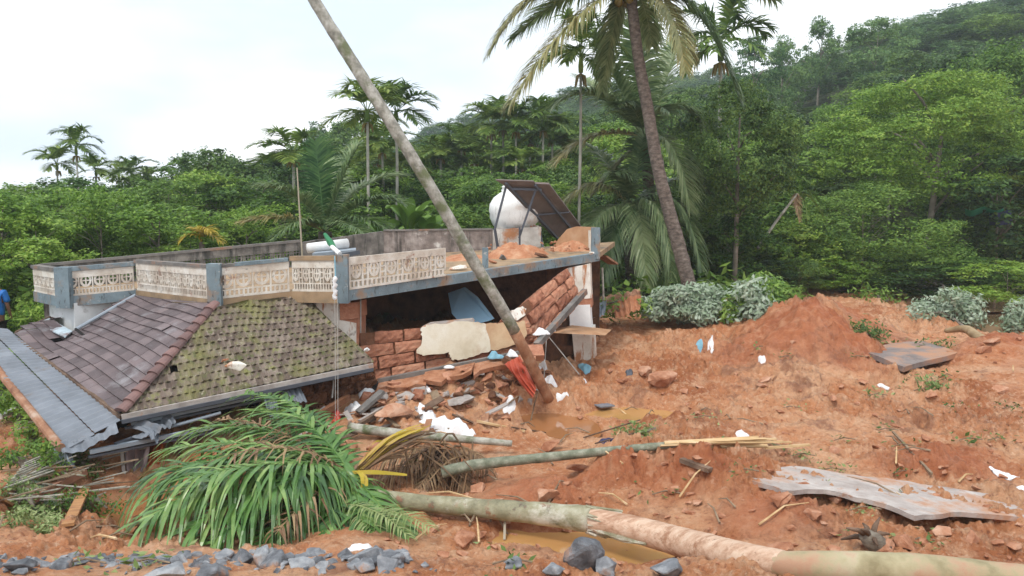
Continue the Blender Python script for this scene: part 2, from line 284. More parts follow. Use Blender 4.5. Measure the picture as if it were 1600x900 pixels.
def mudmask(x, y):
    u = np.arctan2(x, np.maximum(y, .5)); n = fbm(x*.35, y*.35, 3, 5)*1.3
    lim = np.where(u > .30, 31, np.where(u > .1, 20.5, 16.5))+n
    m = np.clip((lim-y)/1.2, 0, 1); m = m*np.clip((x+9.5+n-.25*(y-9))/1.0, 0, 1)
    return m
def hz(x, y):
    x = np.atleast_1d(np.asarray(x, float)); y = np.atleast_1d(np.asarray(y, float)); z = hz0(x, y)
    e = 1.62-np.clip(y-2, 0, 9)*.31; k = np.clip((y-4.7)/1.5, 0, 1); k = k*k*(3-2*k); z = e*(1-k)+z*k
    near = np.clip((y-3)/2, .0, 1)*(.45+.55*np.clip((y-6.4)/1.2, 0, 1))*np.clip((40-y)/15, 0, 1); far = np.clip((y-35)/20, 0, 1)
    cl = 1-np.abs(fbm(x*1.5, y*1.5, 4, 11, .55))*2
    cl2 = 1-np.abs(fbm(x*4.6+3, y*4.6, 4, 31, .6))*2
    rough = np.clip(.55+fbm(x*.55, y*.55, 2, 77)*1.3, .06, 1.25)
    z = z+near*rough*(.20*(cl-.45)+.085*(cl2-.4)+.15*fbm(x*.8, y*.8, 3, 3)+.24*np.clip(.32-np.abs(fbm(x*1.1+.5*y, y*1.6, 4, 66)), -.1, .32))+near*.035*np.clip(rough, .3, 1)*fbm(x*11, y*11, 4, 8, .62)
    g = 1-np.abs(fbm(x*9.3, y*9.3, 3, 51, .6))*2.2; z = z+near*rough*.07*g
    z = z+far*.8*fbm(x*.08, y*.08, 3, 21)
    for c, hh_, rx, ry in HEAPS:
        q = np.sqrt(((x-c[0])/rx)**2+((y-c[1])/ry)**2)+.50*fbm(x*1.25, y*1.25, 4, 91, .6); z = z+hh_*np.clip(1-q, 0, 1)**.8*(1+.30*(1-2*np.abs(fbm(x*2.6, y*2.6, 4, 92))))
    for c, wz, sx, sy, r in PUD:
        dx, dy = x-c[0], y-c[1]; a, b = dx*math.cos(r)+dy*math.sin(r), -dx*math.sin(r)+dy*math.cos(r)
        q = np.sqrt((a/sx)**2+(b/sy)**2)+.42*fbm(x*2.0, y*2.0, 4, 40); k = np.clip((1.35-q)/.5, 0, 1); k = k*k*(3-2*k)
        z = z*(1-k)+(wz-.07+.05*np.clip(q, 0, 1.3)+.02*fbm(x*5, y*5, 2, 4))*k
    return z
_GX, _GY = np.arange(-16, 16.01, .05), np.arange(4, 30.01, .05); _GZ = [None]
def gz(x, y):
    if not (-15.9 < x < 15.9 and 4.05 < y < 29.9): return float(hz(x, y)[0])
    if _GZ[0] is None: _GZ[0] = hz(*np.meshgrid(_GX, _GY))
    u, v = (x+16)/.05, (y-4)/.05; i, j = int(u), int(v); u -= i; v -= j; g = _GZ[0]
    return float((g[j, i]*(1-u)+g[j, i+1]*u)*(1-v)+(g[j+1, i]*(1-u)+g[j+1, i+1]*u)*v)
def G(px, py, up=0.0):
    r = ray(px, py); t = np.geomspace(4.2, 60, 130) if py > 400 else np.linspace(20, 300, 200)
    for _ in range(2):
        zz = hz(r[0]*t, t); d = CAMZ+r[2]*t-zz; i = np.argmax(d < 0) if (d < 0).any() else len(t)-1; i = max(i, 1)
        if _ == 0: t = np.linspace(t[i-1], t[i], 24)
    k = d[i-1]/(d[i-1]-d[i]+1e-9); tt = t[i-1]+(t[i]-t[i-1])*k; return np.array([r[0]*tt, tt, CAMZ+r[2]*tt+up])
def ground_sheet():
    ang = np.concatenate([np.linspace(-82, -39, 60)[:-1], np.linspace(-39, 39, 760), np.linspace(39, 82, 60)[1:]])*math.pi/180
    rr = np.concatenate([np.geomspace(.6, 4.5, 30)[:-1], np.geomspace(4.5, 34, 560), np.geomspace(34, 3000, 150)[1:]])
    A, Rr = np.meshgrid(ang, rr); X = np.sin(A)*Rr; Y = np.cos(A)*Rr
    # behind the camera: pull the near rows back so that the sheet lies under the camera as well
    Y = Y-2.5*np.clip((4.5-Rr)/4, 0, 1); Z = hz(X, Y); nr, na = X.shape
    me = bpy.data.meshes.new('ground'); V = np.stack([X, Y, Z], -1).reshape(-1, 3)
    i = np.arange(nr-1)[:, None]*na+np.arange(na-1)[None]; Q = np.stack([i, i+1, i+na+1, i+na], -1).reshape(-1, 4)[:, ::-1]
    me.vertices.add(len(V)); me.vertices.foreach_set('co', V.ravel()); me.loops.add(Q.size); me.loops.foreach_set('vertex_index', Q.ravel().astype(np.int32))
    me.polygons.add(len(Q)); me.polygons.foreach_set('loop_start', np.arange(0, Q.size, 4, dtype=np.int32)); me.update(calc_edges=True); me.shade_smooth()
    at = me.attributes.new('mud', 'FLOAT', 'POINT'); at.data.foreach_set('value', mudmask(X, Y).ravel().astype(np.float32))
    at = me.attributes.new('red', 'FLOAT', 'POINT'); at.data.foreach_set('value', redmask(X, Y).ravel().astype(np.float32))
    o = bpy.data.objects.new('ground', me); C.objects.link(o); o['kind'] = 'structure'
    m = bpy.data.materials.new('ground'); m.use_nodes = True; t = m.node_tree; n = t.nodes; l = t.links; bs = n['Principled BSDF']
    co = n.new('ShaderNodeTexCoord').outputs['Object']
    def nz(s, d=6, r=.6):
        q = n.new('ShaderNodeTexNoise'); q.inputs['Scale'].default_value = s; q.inputs['Detail'].default_value = d; q.inputs['Roughness'].default_value = r; l.new(co, q.inputs[0]); return q.outputs[0]
    def ramp(f, *st):
        q = n.new('ShaderNodeValToRGB'); e = q.color_ramp.elements
        while len(e) < len(st): e.new(.5)
        for a, (p, c) in zip(e, st): a.position = p; a.color = (*c, 1)
        l.new(f, q.inputs[0]); return q.outputs[0]
    def mix(f, a, b):
        q = n.new('ShaderNodeMixRGB')
        for k, z in enumerate((f, a, b)):
            if isinstance(z, tuple): q.inputs[k].default_value = (*z, 1)
            else: l.new(z, q.inputs[k])
        return q.outputs[0]
    n1, n2, n3 = nz(.55, 5), nz(3.2, 8, .7), nz(14, 8, .7)
    c = ramp(n1, (.36, (.36, .125, .045)), (.48, (.50, .21, .09)), (.60, (.58, .31, .165)))
    c = mix(ramp(n2, (.5, (0, 0, 0)), (.66, (.85, .85, .85))), c, (.62, .37, .22))
    c = mix(ramp(n2, (.26, (1, 1, 1)), (.44, (0, 0, 0))), c, (.27, .085, .035))
    c = mix(ramp(n3, (.54, (0, 0, 0)), (.68, (.75, .75, .75))), c, (.69, .47, .32))
    c = mix(ramp(n3, (.32, (.85, .85, .85)), (.44, (0, 0, 0))), c, (.20, .065, .032))
    ar = n.new('ShaderNodeAttribute'); ar.attribute_name = 'red'; mr_ = n.new('ShaderNodeMath'); mr_.operation = 'MULTIPLY'; mr_.inputs[1].default_value = .8; l.new(ar.outputs['Fac'], mr_.inputs[0])
    c = mix(mr_.outputs[0], c, ramp(n2, (.3, (.27, .075, .028)), (.5, (.40, .125, .05)), (.7, (.50, .21, .10))))
    c = mix(ramp(nz(1.1, 6, .7), (.55, (0, 0, 0)), (.64, (.75, .75, .75))), c, (.25, .095, .045))
    gr = ramp(n2, (.35, (.035, .03, .015)), (.55, (.05, .07, .02)), (.7, (.08, .11, .03)))
    am = n.new('ShaderNodeAttribute'); am.attribute_name = 'mud'; c = mix(am.outputs['Fac'], gr, c)
    l.new(c, bs.inputs['Base Color'])
    rr2 = n.new('ShaderNodeMapRange'); rr2.inputs[1].default_value = .35; rr2.inputs[2].default_value = .62; rr2.inputs[3].default_value = .92; rr2.inputs[4].default_value = .38
    l.new(nz(1.1, 6, .7), rr2.inputs[0]); l.new(rr2.outputs[0], bs.inputs['Roughness']); bs.inputs['Specular IOR Level'].default_value = .35
    b1 = n.new('ShaderNodeBump'); b1.inputs['Strength'].default_value = .85; b1.inputs['Distance'].default_value = .08; l.new(nz(9, 10, .72), b1.inputs['Height'])
    b2 = n.new('ShaderNodeBump'); b2.inputs['Strength'].default_value = .6; b2.inputs['Distance'].default_value = .025; l.new(nz(45, 6, .7), b2.inputs['Height']); l.new(b1.outputs[0], b2.inputs['Normal'])
    l.new(b2.outputs[0], bs.inputs['Normal']); me.materials.append(m)
ground_sheet()
def water_mat(name, c):
    m = bpy.data.materials.new(name); m.use_nodes = True; t = m.node_tree; n = t.nodes; bs = n['Principled BSDF']
    bs.inputs['Base Color'].default_value = (*c, 1); bs.inputs['Roughness'].default_value = .06; bs.inputs['Specular IOR Level'].default_value = .5
    q = n.new('ShaderNodeTexNoise'); q.inputs['Scale'].default_value = 6; b = n.new('ShaderNodeBump'); b.inputs['Strength'].default_value = .05; b.inputs['Distance'].default_value = .02
    t.links.new(n.new('ShaderNodeTexCoord').outputs['Object'], q.inputs[0]); t.links.new(q.outputs[0], b.inputs['Height']); t.links.new(b.outputs[0], bs.inputs['Normal']); return m
wm = [water_mat('water_ochre', (.46, .25, .09)), water_mat('water_brown', (.34, .15, .06)), water_mat('water_pale', (.52, .34, .2))]
for i, (c, wz, sx, sy, r) in enumerate(PUD):
    b = MB(); ring = []
    for k in range(40):
        a = 2*math.pi*k/40; x, y = math.cos(a)*sx*1.4, math.sin(a)*sy*1.4; ring.append((c[0]+x*math.cos(r)-y*math.sin(r), c[1]+x*math.sin(r)+y*math.cos(r), wz))
    b.add(ring, [tuple(range(40))]); o = b.build('water', wm[(0, 1, 0, 0, 1, 2, 2)[i]]); o['kind'] = 'structure'
# ================================================================ the collapsed house
SB, SC_, SA = .0523, .056, 1.50           # roof slab plane z = SA + SB x + SC y (the slab tilts)
def slabz(x, y): return SA+SB*x+SC_*y
def S(px, py):                             # photo pixel -> point on the slab top
    r = ray(px, py); t = (CAMZ-SA)/(SB*r[0]+SC_-r[2]); return np.array([r[0]*t, t, CAMZ+r[2]*t])
def Sd(px, d): r = ray(px, 400); x = r[0]*d; return np.array([x, d, slabz(x, d)])
UP = np.array([-.0, -.0, 1.0])
house = thing('collapsed_house', 'collapsed flat-roofed house with lattice parapets, tiled skirt roofs and broken red block walls', 'house', (-3, 13, -.3))
A_, B_, C_, D_, E_, F_, G_ = S(937, 396), S(527, 458), S(455, 457), S(333, 470), S(212, 455), S(95, 466), S(52, 457)
H_, I_, J_, K_, L_ = Sd(58, 14.25), Sd(470, 15.9), Sd(600, 17.1), Sd(848, 17.3), Sd(962, 17.6)
def offs(poly, d):                         # inset of a polygon in plan (clockwise from above or not: sign by area)
    p = np.array(poly); n = len(p); a = sum(p[i][0]*p[(i+1) % n][1]-p[(i+1) % n][0]*p[i][1] for i in range(n)); s = 1 if a > 0 else -1; o = []
    for i in range(n):
        e1 = p[i]-p[i-1]; e2 = p[(i+1) % n]-p[i]; e1 = e1/np.hypot(*e1[:2]); e2 = e2/np.hypot(*e2[:2])
        n1 = np.array([-e1[1], e1[0]])*s; n2 = np.array([-e2[1], e2[0]])*s; m = n1+n2; k = d/max(.3, 1+np.dot(n1, n2))
        q = p[i][:2]+m*k; o.append(np.array([q[0], q[1], slabz(*q)]))
    return o
deck = [A_, B_, C_, D_, E_, F_, G_, H_, I_, J_, K_, L_]
MB().prism([p for p in offs(deck, .02)], (0, 0, -.10)).build('roof_slab', M['mudgrey'], house)
# painted edge band: a strip along the front edges
def band(a, b, h0, h1, th, mat_, name, par=house, out=(0, -1, 0)):
    a, b = np.array(a), np.array(b); d = b-a; n = np.array([d[1], -d[0], 0]); n /= np.linalg.norm(n)
    if n[1] > 0: n = -n
    q = [a+UP*h0, b+UP*h0, b+UP*h0-n*th, a+UP*h0-n*th]; t = [p+UP*(h1-h0) for p in q]
    return MB().hexa(q, t).build(name, mat_, par)
front = [(A_, B_), (C_, D_), (D_, E_), (E_, F_), (F_, G_)]
for i, (a, b) in enumerate(front): band(a, b, -.15-.002*i, .015+.002*i, .14+.003*i, M['bluegrey'] if i not in (1, 2) else M['mudgrey'], 'slab_edge')
band(B_, C_, -.16, .02, .145, M['mudgrey'], 'slab_edge')
# --- lattice panels
def lattice(a, b, h0, h1, th, modw, mt, name='lattice_panel', rail=.09, style=0, top0=None, hb=None, seed=0):
    """precast lattice between plan points a and b (on the slab), heights h0..h1 above it (h1 may be a pair)"""
    a, b = np.array(a, float), np.array(b, float); d = b-a; Ln = np.linalg.norm(d); n = np.array([d[1], -d[0], 0]); n /= np.linalg.norm(n)
    if n[1] > 0: n = -n
    h1 = h1 if hasattr(h1, '__len__') else (h1, h1); rnd = random.Random(seed)
    def q(u, v, o): return a+d*u+UP*(h0+(h1[0]*(1-u)+h1[1]*u-h0)*v)+n*o
    mb = MB()
    def box(u0, u1, v0, v1, t0=0.0, t1=None):
        t1 = th if t1 is None else t1
        mb.hexa([q(u0, v0, -t0), q(u1, v0, -t0), q(u1, v0, -t1), q(u0, v0, -t1)], [q(u0, v1, -t0), q(u1, v1, -t0), q(u1, v1, -t1), q(u0, v1, -t1)])
    H = (h1[0]+h1[1])/2-h0; rv = rail/H; nm = max(2, round(Ln/modw)); mu = 1/nm
    box(0, 1, 1-rv*1.3, 1); box(0, 1, 0, .07); box(0, 1, .235, .275, .004, th-.004)
    for k in range(nm):
        u = k*mu
        for j in range(4): box(u+mu*(j/4), u+mu*(j/4+.11), .07, .235, .002, th-.002)
        # posts
        box(u, u+mu*.09, .275, 1-rv*1.3, .003, th-.003)
        if style == 0:
            box(u+mu*.30, u+mu*.40, .275, 1-rv*1.3, .006, th-.006)
            box(u+mu*.09, u+mu*.30, .60, .64, .008, th-.008); box(u+mu*.09, u+mu*.30, .42, .46, .008, th-.008)
            cx, cy, rx, ry = .70, .58, .30, .26
        else: cx, cy, rx, ry = .54, .58, .42, .27
        for j in range(12):
            t0, t1 = 2*math.pi*j/12, 2*math.pi*(j+1)/12
            pts = []
            for (tt, rr) in ((t0, 1), (t1, 1), (t1, .66), (t0, .66)): pts.append((u+mu*(cx+math.cos(tt)*rx*rr), cy+math.sin(tt)*ry*rr))
            f0 = [q(x, y, -.01) for x, y in pts]; f1 = [q(x, y, -th+.01) for x, y in pts]
            mb.add(f0+f1, [(0, 1, 2, 3), (7, 6, 5, 4), (0, 4, 5, 1), (1, 5, 6, 2), (2, 6, 7, 3), (3, 7, 4, 0)])
        box(u+mu*(cx-.05), u+mu*(cx+.05), .34, .80, .013, th-.013)
        if style == 0: box(u+mu*(cx-.24), u+mu*(cx+.24), .555, .605, .016, th-.016)
        else: box(u+mu*(cx-.36), u+mu*(cx+.36), .56, .6, .016, th-.016)
    box(1-mu*.08, 1, .275, 1-rv*1.3, .003, th-.003)
    return mb.build(name, mt, house)
def lerp(a, b, t): return np.array(a)*(1-t)+np.array(b)*t
e695 = S(697, 433)
lattice(lerp(B_, A_, .02), e695, .02, (.535, .50), .06, .30, M['lattice'])
lattice(lerp(B_, C_, .05), lerp(B_, C_, .97), .02, .51, .06, .22, M['lattice'], style=0)
lattice(lerp(C_, D_, .02), lerp(C_, D_, .95), .02, .50, .06, .26, M['lattice'], style=1)
lattice(lerp(D_, E_, .05), lerp(D_, E_, .98), .02, .50, .06, .20, M['lattice'], style=0)
lattice(lerp(E_, F_, .02), lerp(E_, F_, .93), .02, .44, .06, .22, M['lattice'], style=1)
lattice(lerp(F_, G_, .08), lerp(F_, G_, .97), .02, .44, .06, .2, M['lattice'], style=1)
# top rails over the panels
def rail(a, b, h0, h1, mt, w=.13):
    a, b = np.array(a), np.array(b); ha, hb = h0 if hasattr(h0, '__len__') else (h0, h0); d = b-a; n = np.array([d[1], -d[0], 0]); n /= np.linalg.norm(n)
    if n[1] > 0: n = -n
    q = [a+UP*ha+n*.02, b+UP*hb+n*.02, b+UP*hb-n*w, a+UP*ha-n*w]; MB().hexa(q, [p+UP*h1 for p in q]).build('top_rail', mt, house)
rail(B_, C_, .513, .07, M['mudgrey']); rail(lerp(C_, D_, .03), lerp(C_, D_, .72), (.503, .503), .055, M['bluegrey']); rail(lerp(C_, D_, .72), D_, .503, .045, M['concrete_dark'])
rail(D_, E_, .503, .05, M['concrete_dark']); rail(E_, F_, .445, .075, M['bluegrey']); rail(F_, G_, .445, .06, M['concrete_dark'])
def pillar(c, w, h, mt, name='pillar', h0=-.2): c = np.array(c); MB().beam(c+UP*h0, c+UP*h, w, w*.9, up=(0, 1, 0)).build(name, mt, house)
pillar(B_+np.array([.07, .10, 0]), .19, .60, M['bluegrey'], h0=-.165); pillar(D_+np.array([.03, .06, 0]), .21, .575, M['bluegrey'], h0=-.19); pillar(F_+np.array([.06, .05, 0]), .24, .53, M['bluegrey'], h0=-.165)
pA = S(931, 397); pillar(pA+np.array([0, .08, 0]), .17, .53, M['bluegrey'], h0=-.10)
p76 = S(758, 420); pillar(p76+np.array([0, .12, 0]), .11, .38, M['bluegrey'], h0=-.02)
# back parapet
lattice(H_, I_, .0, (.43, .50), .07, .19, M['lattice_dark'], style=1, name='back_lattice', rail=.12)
def wallseg(a, b, ha, hb, th, mt, name, h0=-.02):
    a, b = np.array(a), np.array(b); d = b-a; n = np.array([d[1], -d[0], 0]); n /= np.linalg.norm(n)
    if n[1] > 0: n = -n
    m = MB(); k = 14; rr = random.Random(len(name)+int(a[0]*10))
    t = [a+d*(i/k)+UP*(ha+(hb-ha)*i/k+rr.uniform(-.008, .008)) for i in range(k+1)]; bt = [a+d*(i/k)+UP*h0 for i in range(k+1)]
    V = t+bt+[p-n*th for p in t]+[p-n*th for p in bt]; K = k+1; Fc = []
    for i in range(k): Fc += [(K+i, K+i+1, i+1, i), (2*K+i, 2*K+i+1, 3*K+i+1, 3*K+i), (i, i+1, 2*K+i+1, 2*K+i), (K+i+1, K+i, 3*K+i, 3*K+i+1)]
    Fc += [(0, 2*K, 3*K, K), (k, K+k, 3*K+k, 2*K+k)]
    return m.add(V, Fc).build(name, mt, house)
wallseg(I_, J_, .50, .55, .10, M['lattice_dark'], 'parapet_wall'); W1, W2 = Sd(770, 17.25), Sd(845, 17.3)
wallseg(J_, W1, .55, .44, .10, M['oldwall'], 'parapet_wall'); wallseg(W1, W2, .445, .455, .11, M['oldwhite'], 'parapet_wall')
rail(J_, W1, (.55, .44), .035, M['concrete_dark'], .14)
rail(H_, I_, (.43, .50), .05, M['concrete_dark'], .15)
# sloped broken return wall on the right
pt = plane3((865, 398, 16.6), (930, 398, 15.9), (930, 355, 15.9))
m = MB().prism([on(pt, *q) for q in ((858, 400), (930, 398), (930, 355), (900, 354), (886, 358), (872, 374), (864, 388))], (.03, .12, 0)).build('return_wall', M['tanwall'], house)
MB().prism([on(pt, *q, .02) for q in ((921, 398), (929, 398), (929, 359), (920, 360))], (0, .02, 0)).build('lattice_strip', M['lattice'], house)
# --- body walls under the slab
body = offs(deck, .32); bz = -.6
def vwall(a, b, zt, zb, mt, name, th=.16, inward=None):
    a, b = np.array(a, float), np.array(b, float); d = b-a; n = np.array([-d[1], d[0], 0]); n /= np.linalg.norm(n)
    if inward is not None and np.dot(n, np.array(inward)-a) < 0: n = -n
    a0, b0 = a.copy(), b.copy(); za, zb_ = (zt if zt is not None else None), zb
    ta, tb = (slabz(a[0], a[1])-.105, slabz(b[0], b[1])-.105) if zt is None else (zt, zt)
    q = [np.array([*a[:2], zb]), np.array([*b[:2], zb]), np.array([*(b+n*th)[:2], zb]), np.array([*(a+n*th)[:2], zb])]
    t = [np.array([*a[:2], ta]), np.array([*b[:2], tb]), np.array([*(b+n*th)[:2], tb]), np.array([*(a+n*th)[:2], ta])]
    return MB().hexa(q, t).build(name, mt, house)
mid = (-4, 15, 0)
bw = [np.array(p) for p in body]
wE, wF, wG = P(214, 470, 13.9), P(112, 490, 13.15), P(72, 480, 14.1)
vwall(wG, wF, None, bz, M['whitewall'], 'outer_wall', inward=mid); vwall(wF, wE, None, bz, M['whitewall'], 'outer_wall', inward=mid)
for i in (8, 9): vwall(bw[i], bw[i+1], None, bz, M['soil_and_shade'], 'outer_wall', inward=mid)  # back walls coloured dark to stand in for the unlit interior
vwall(bw[10], bw[11], None, bz, M['soil_and_shade'], 'outer_wall', inward=mid)  # last back wall, with the same painted interior darkness
vwall(wG, bw[8], None, bz, M['oldwall'], 'outer_wall', inward=mid)
vwall(wE, P(345, 480, 12.6), None, bz, M['whitewall'], 'outer_wall', inward=mid); vwall(P(345, 480, 12.6), P(500, 480, 13.0), None, bz, M['whitewall'], 'outer_wall', inward=mid)
# corner pier under the deck corner, blocks and plaster patches
cp = plane3((500, 480, 12.35), (562, 480, 12.55), (520, 560, 12.3))
MB().prism([on(cp, *q) for q in ((494, 470), (530, 470), (532, 500), (556, 505), (556, 560), (545, 610), (490, 610))], (.08, .45, 0)).build('corner_pier', M['whitestain'], house)
MB().prism([on(cp, *q, .03) for q in ((530, 474), (560, 472), (561, 497), (531, 500))], (.05, .42, 0)).build('laterite_block', M['laterite'], house)
MB().prism([on(cp, *q, -.02) for q in ((525, 500), (562, 497), (561, 540), (545, 600), (525, 600))], (.05, .3, 0)).build('laterite_block', M['laterite'], house)
MB().tube([on(cp, 563, 468, .06), on(cp, 563, 520, .05)], .012, 6).build('steel_rod', M['rope'], house)
# laterite walls: blocks laid through a bilinear patch
def blockwall(c00, c10, c11, c01, nu, nv, th, mt, name='laterite_wall', seed=0, skip=(), jit=.012, stag=.5, gap=.035):
    rr = random.Random(seed); mb = MB(); c00, c10, c11, c01 = [np.array(c, float) for c in (c00, c10, c11, c01)]
    n = np.cross(c10-c00, c01-c00); n /= np.linalg.norm(n); n = n if n[1] < 0 else -n
    def q(u, v): return (c00*(1-u)+c10*u)*(1-v)+(c01*(1-u)+c11*u)*v
    for j in range(nv):
        us = [0]; x = -stag if j % 2 else 0
        edges = [0.0]; k = x+1+rr.uniform(-.12, .12)
        while k < nu-.25: edges.append(k/nu); k += 1+rr.uniform(-.14, .14)
        edges.append(1.0)
        for i in range(len(edges)-1):
            if (j, i) in skip: continue
            u0, u1 = edges[i]+gap/nu*.8, edges[i+1]-gap/nu*.8; v0, v1 = (j+gap)/nv, (j+1-gap)/nv; o = rr.uniform(-.03, .045); ph = rr.uniform(0, 50)
            NU, NV = 7, 4; V = []; 
            for bb in range(NV+1):
                for aa in range(NU+1):
                    uu, vv = u0+(u1-u0)*aa/NU, v0+(v1-v0)*bb/NV
                    edge = (aa in (0, NU))+(bb in (0, NV)); p = q(uu, vv)+n*(o-edge*.016+rr.uniform(-1, 1)*jit)
                    V.append(p+np.array([rr.uniform(-1, 1), 0, rr.uniform(-1, 1)])*jit*.5*(edge > 0))
            W = NU+1; Fc = [(b*W+a, b*W+a+1, (b+1)*W+a+1, (b+1)*W+a) for b in range(NV) for a in range(NU)]
            rim = [a for a in range(W)]+[b*W+NU for b in range(1, NV+1)]+[NV*W+a for a in range(NU-1, -1, -1)]+[b*W for b in range(NV-1, 0, -1)]
            base = len(V); V += [V[r]-n*th for r in rim]; L_r = len(rim)
            Fc += [(rim[(k+1) % L_r], rim[k], base+k, base+(k+1) % L_r) for k in range(L_r)]+[tuple(base+k for k in range(L_r))]
            mb.add(V, Fc)
    ob = mb.build(name, mt, house)
    core = MB(); core.hexa([q(.01, .01)-n*.06, q(.99, .01)-n*.06, q(.99, .01)-n*th*.95, q(.01, .01)-n*th*.95], [q(.01, .98)-n*.06, q(.99, .98)-n*.06, q(.99, .98)-n*th*.95, q(.01, .98)-n*th*.95]).build('wall_core', M['laterite_dark'], house)
    return ob
w1 = (P(562, 604, 12.25), P(838, 545, 13.0), P(828, 500, 13.15), P(560, 519, 12.45))
wall1 = blockwall(*w1, 5.4, 4, .24, M['laterite'], seed=3, jit=.014, skip=((3, 0),))
w2 = (P(832, 560, 12.95), P(913, 467, 14.5), P(886, 418, 14.6), P(795, 492, 13.1))
wall2 = blockwall(*w2, 4.4, 4, .24, M['laterite'], seed=8, jit=.014, skip=((3, 1),))
blockwall(P(560, 650, 12.1), P(700, 600, 12.5), P(700, 568, 12.55), P(560, 602, 12.28), 3, 2, .2, M['laterite_dark'], seed=4)
# plaster still hanging on the wall
wp = plane3((562, 604, 12.25), (838, 545, 13.0), (560, 519, 12.45))
def jag(pts, pl, off, seed, amp=1.6, sub=5):
    rr = random.Random(seed); o = []; n = len(pts)
    for i in range(n):
        a, b = pts[i], pts[(i+1) % n]
        for k in range(sub): t = k/sub; j = amp if k else amp*.3; o.append(on(pl, a[0]*(1-t)+b[0]*t+rr.uniform(-j, j), a[1]*(1-t)+b[1]*t+rr.uniform(-j, j), off))
    return o
MB().prism(jag([(657, 513), (668, 509), (718, 503), (738, 504), (757, 507), (765, 548), (742, 556), (718, 563), (704, 562), (700, 551), (660, 556), (650, 552), (659, 532)], wp, .11, 1), np.array(wp[1])*-.07).build('plaster', M['plaster'], wall1)
MB().prism(jag([(757, 507), (800, 504), (818, 502), (822, 522), (812, 536), (798, 540), (770, 548), (760, 549)], wp, .10, 2), np.array(wp[1])*-.07).build('plaster', mat('plaster_tan', [(.3, (.42, .24, .13)), (.7, (.58, .42, .26))], scale=3, bump=.3), wall1)
MB().prism([on(wp, *q, .10) for q in ((657, 512), (668, 507), (735, 500), (738, 505), (668, 511))], (.02, .22, .0)).build('sill', M['concrete'], wall1)
w2p = plane3((832, 560, 12.95), (913, 467, 14.5), (795, 492, 13.1))
MB().prism(jag([(795, 487), (812, 481), (818, 484), (817, 494), (803, 503), (797, 498)], w2p, .07, 5, 1), np.array(w2p[1])*-.05).build('plaster', M['whitestain'], wall2)
# right hand column with plaster, sloping lintel, ledge board, lower stained column
cl = plane3((890, 440, 15.0), (925, 440, 15.1), (905, 560, 14.95))
MB().prism(jag([(886, 419), (922, 412), (924, 466), (895, 468), (890, 445)], cl, 0, 6, .8, 3), (.08, .5, 0)).build('column', M['whitestain'], house)
MB().prism([on(cl, *q, -.01) for q in ((890, 465), (924, 463), (925, 480), (892, 482))], (.08, .45, 0)).build('column_gap', M['laterite'], house)
MB().prism(jag([(888, 478), (922, 476), (924, 514), (890, 516)], cl, .01, 7, .8, 3), (.08, .45, 0)).build('column', M['whitewall'], house)
MB().prism([on(cl, *q, 0) for q in ((893, 512), (928, 512), (930, 575), (899, 575))], (.08, .45, 0)).build('column', M['whitestain'], house)
MB().beam(P(838, 540, 12.75), P(914, 455, 14.4), .10, .10).build('lintel', M['concrete_dark'], house)
MB().prism([P(858, 520, 13.6), P(885, 513, 14.0), P(950, 520, 14.6), P(946, 524, 14.3), P(880, 521, 13.5)], (.15, .6, -.03)).build('ledge', M['tanwall'], house)
MB().hexa([P(835, 600, 14.3), P(905, 590, 15.3), P(905, 590, 15.5), P(835, 600, 14.5)], [P(835, 500, 14.3), P(905, 500, 15.3), P(905, 500, 15.5), P(835, 500, 14.5)]).build('recess_wall', M['soil_and_shade'], house)  # dark colour here stands in for the shade inside the recess
# plinth slab in front of the wall
mudm0 = mat('mud_caked', [(.3, (.28, .11, .055)), (.5, (.42, .19, .10)), (.7, (.52, .3, .2))], scale=5, bump=.8, bscale=18, rough=.85, dist=.03)
m = MB(); rr = random.Random(12)
for (qa, qb) in (((592, 596, 12.05), (668, 583, 12.15)), ((664, 582, 12.1), (742, 566, 12.3)), ((738, 568, 12.25), (836, 549, 12.6))):
    a, b = P(*qa), P(*qb); top = [a+(b-a)*k/6+np.array([0, 0, rr.uniform(-.01, .01)]) for k in range(7)]; fr_ = [p+np.array([rr.uniform(-.05, .05), -rr.uniform(.32, .62), -rr.uniform(.02, .10)]) for p in reversed(top)]; MB().prism(top+fr_, (0, .03, -.07)).build('plinth', mudm0, house)
MB().beam(P(590, 596, 12.0), P(832, 548, 12.62), .09, .08).build('plinth_edge', M['concrete_dark'], house)
# inside: blue painted wall that leans, floor darkened for an unlit look, partition
MB().prism([P(700, 458, 15.4), P(722, 450, 15.4), P(742, 466, 14.9), P(768, 500, 14.2), P(725, 512, 14.2), P(706, 490, 14.6)], (.05, .2, 0)).build('inner_wall', M['bluewall'], house)
MB().prism([P(560, 540, 13.4), P(900, 540, 15.0), P(900, 540, 17.2), P(560, 540, 17)], (0, 0, -.2)).build('inner_floor', M['soil_and_shade'], house)
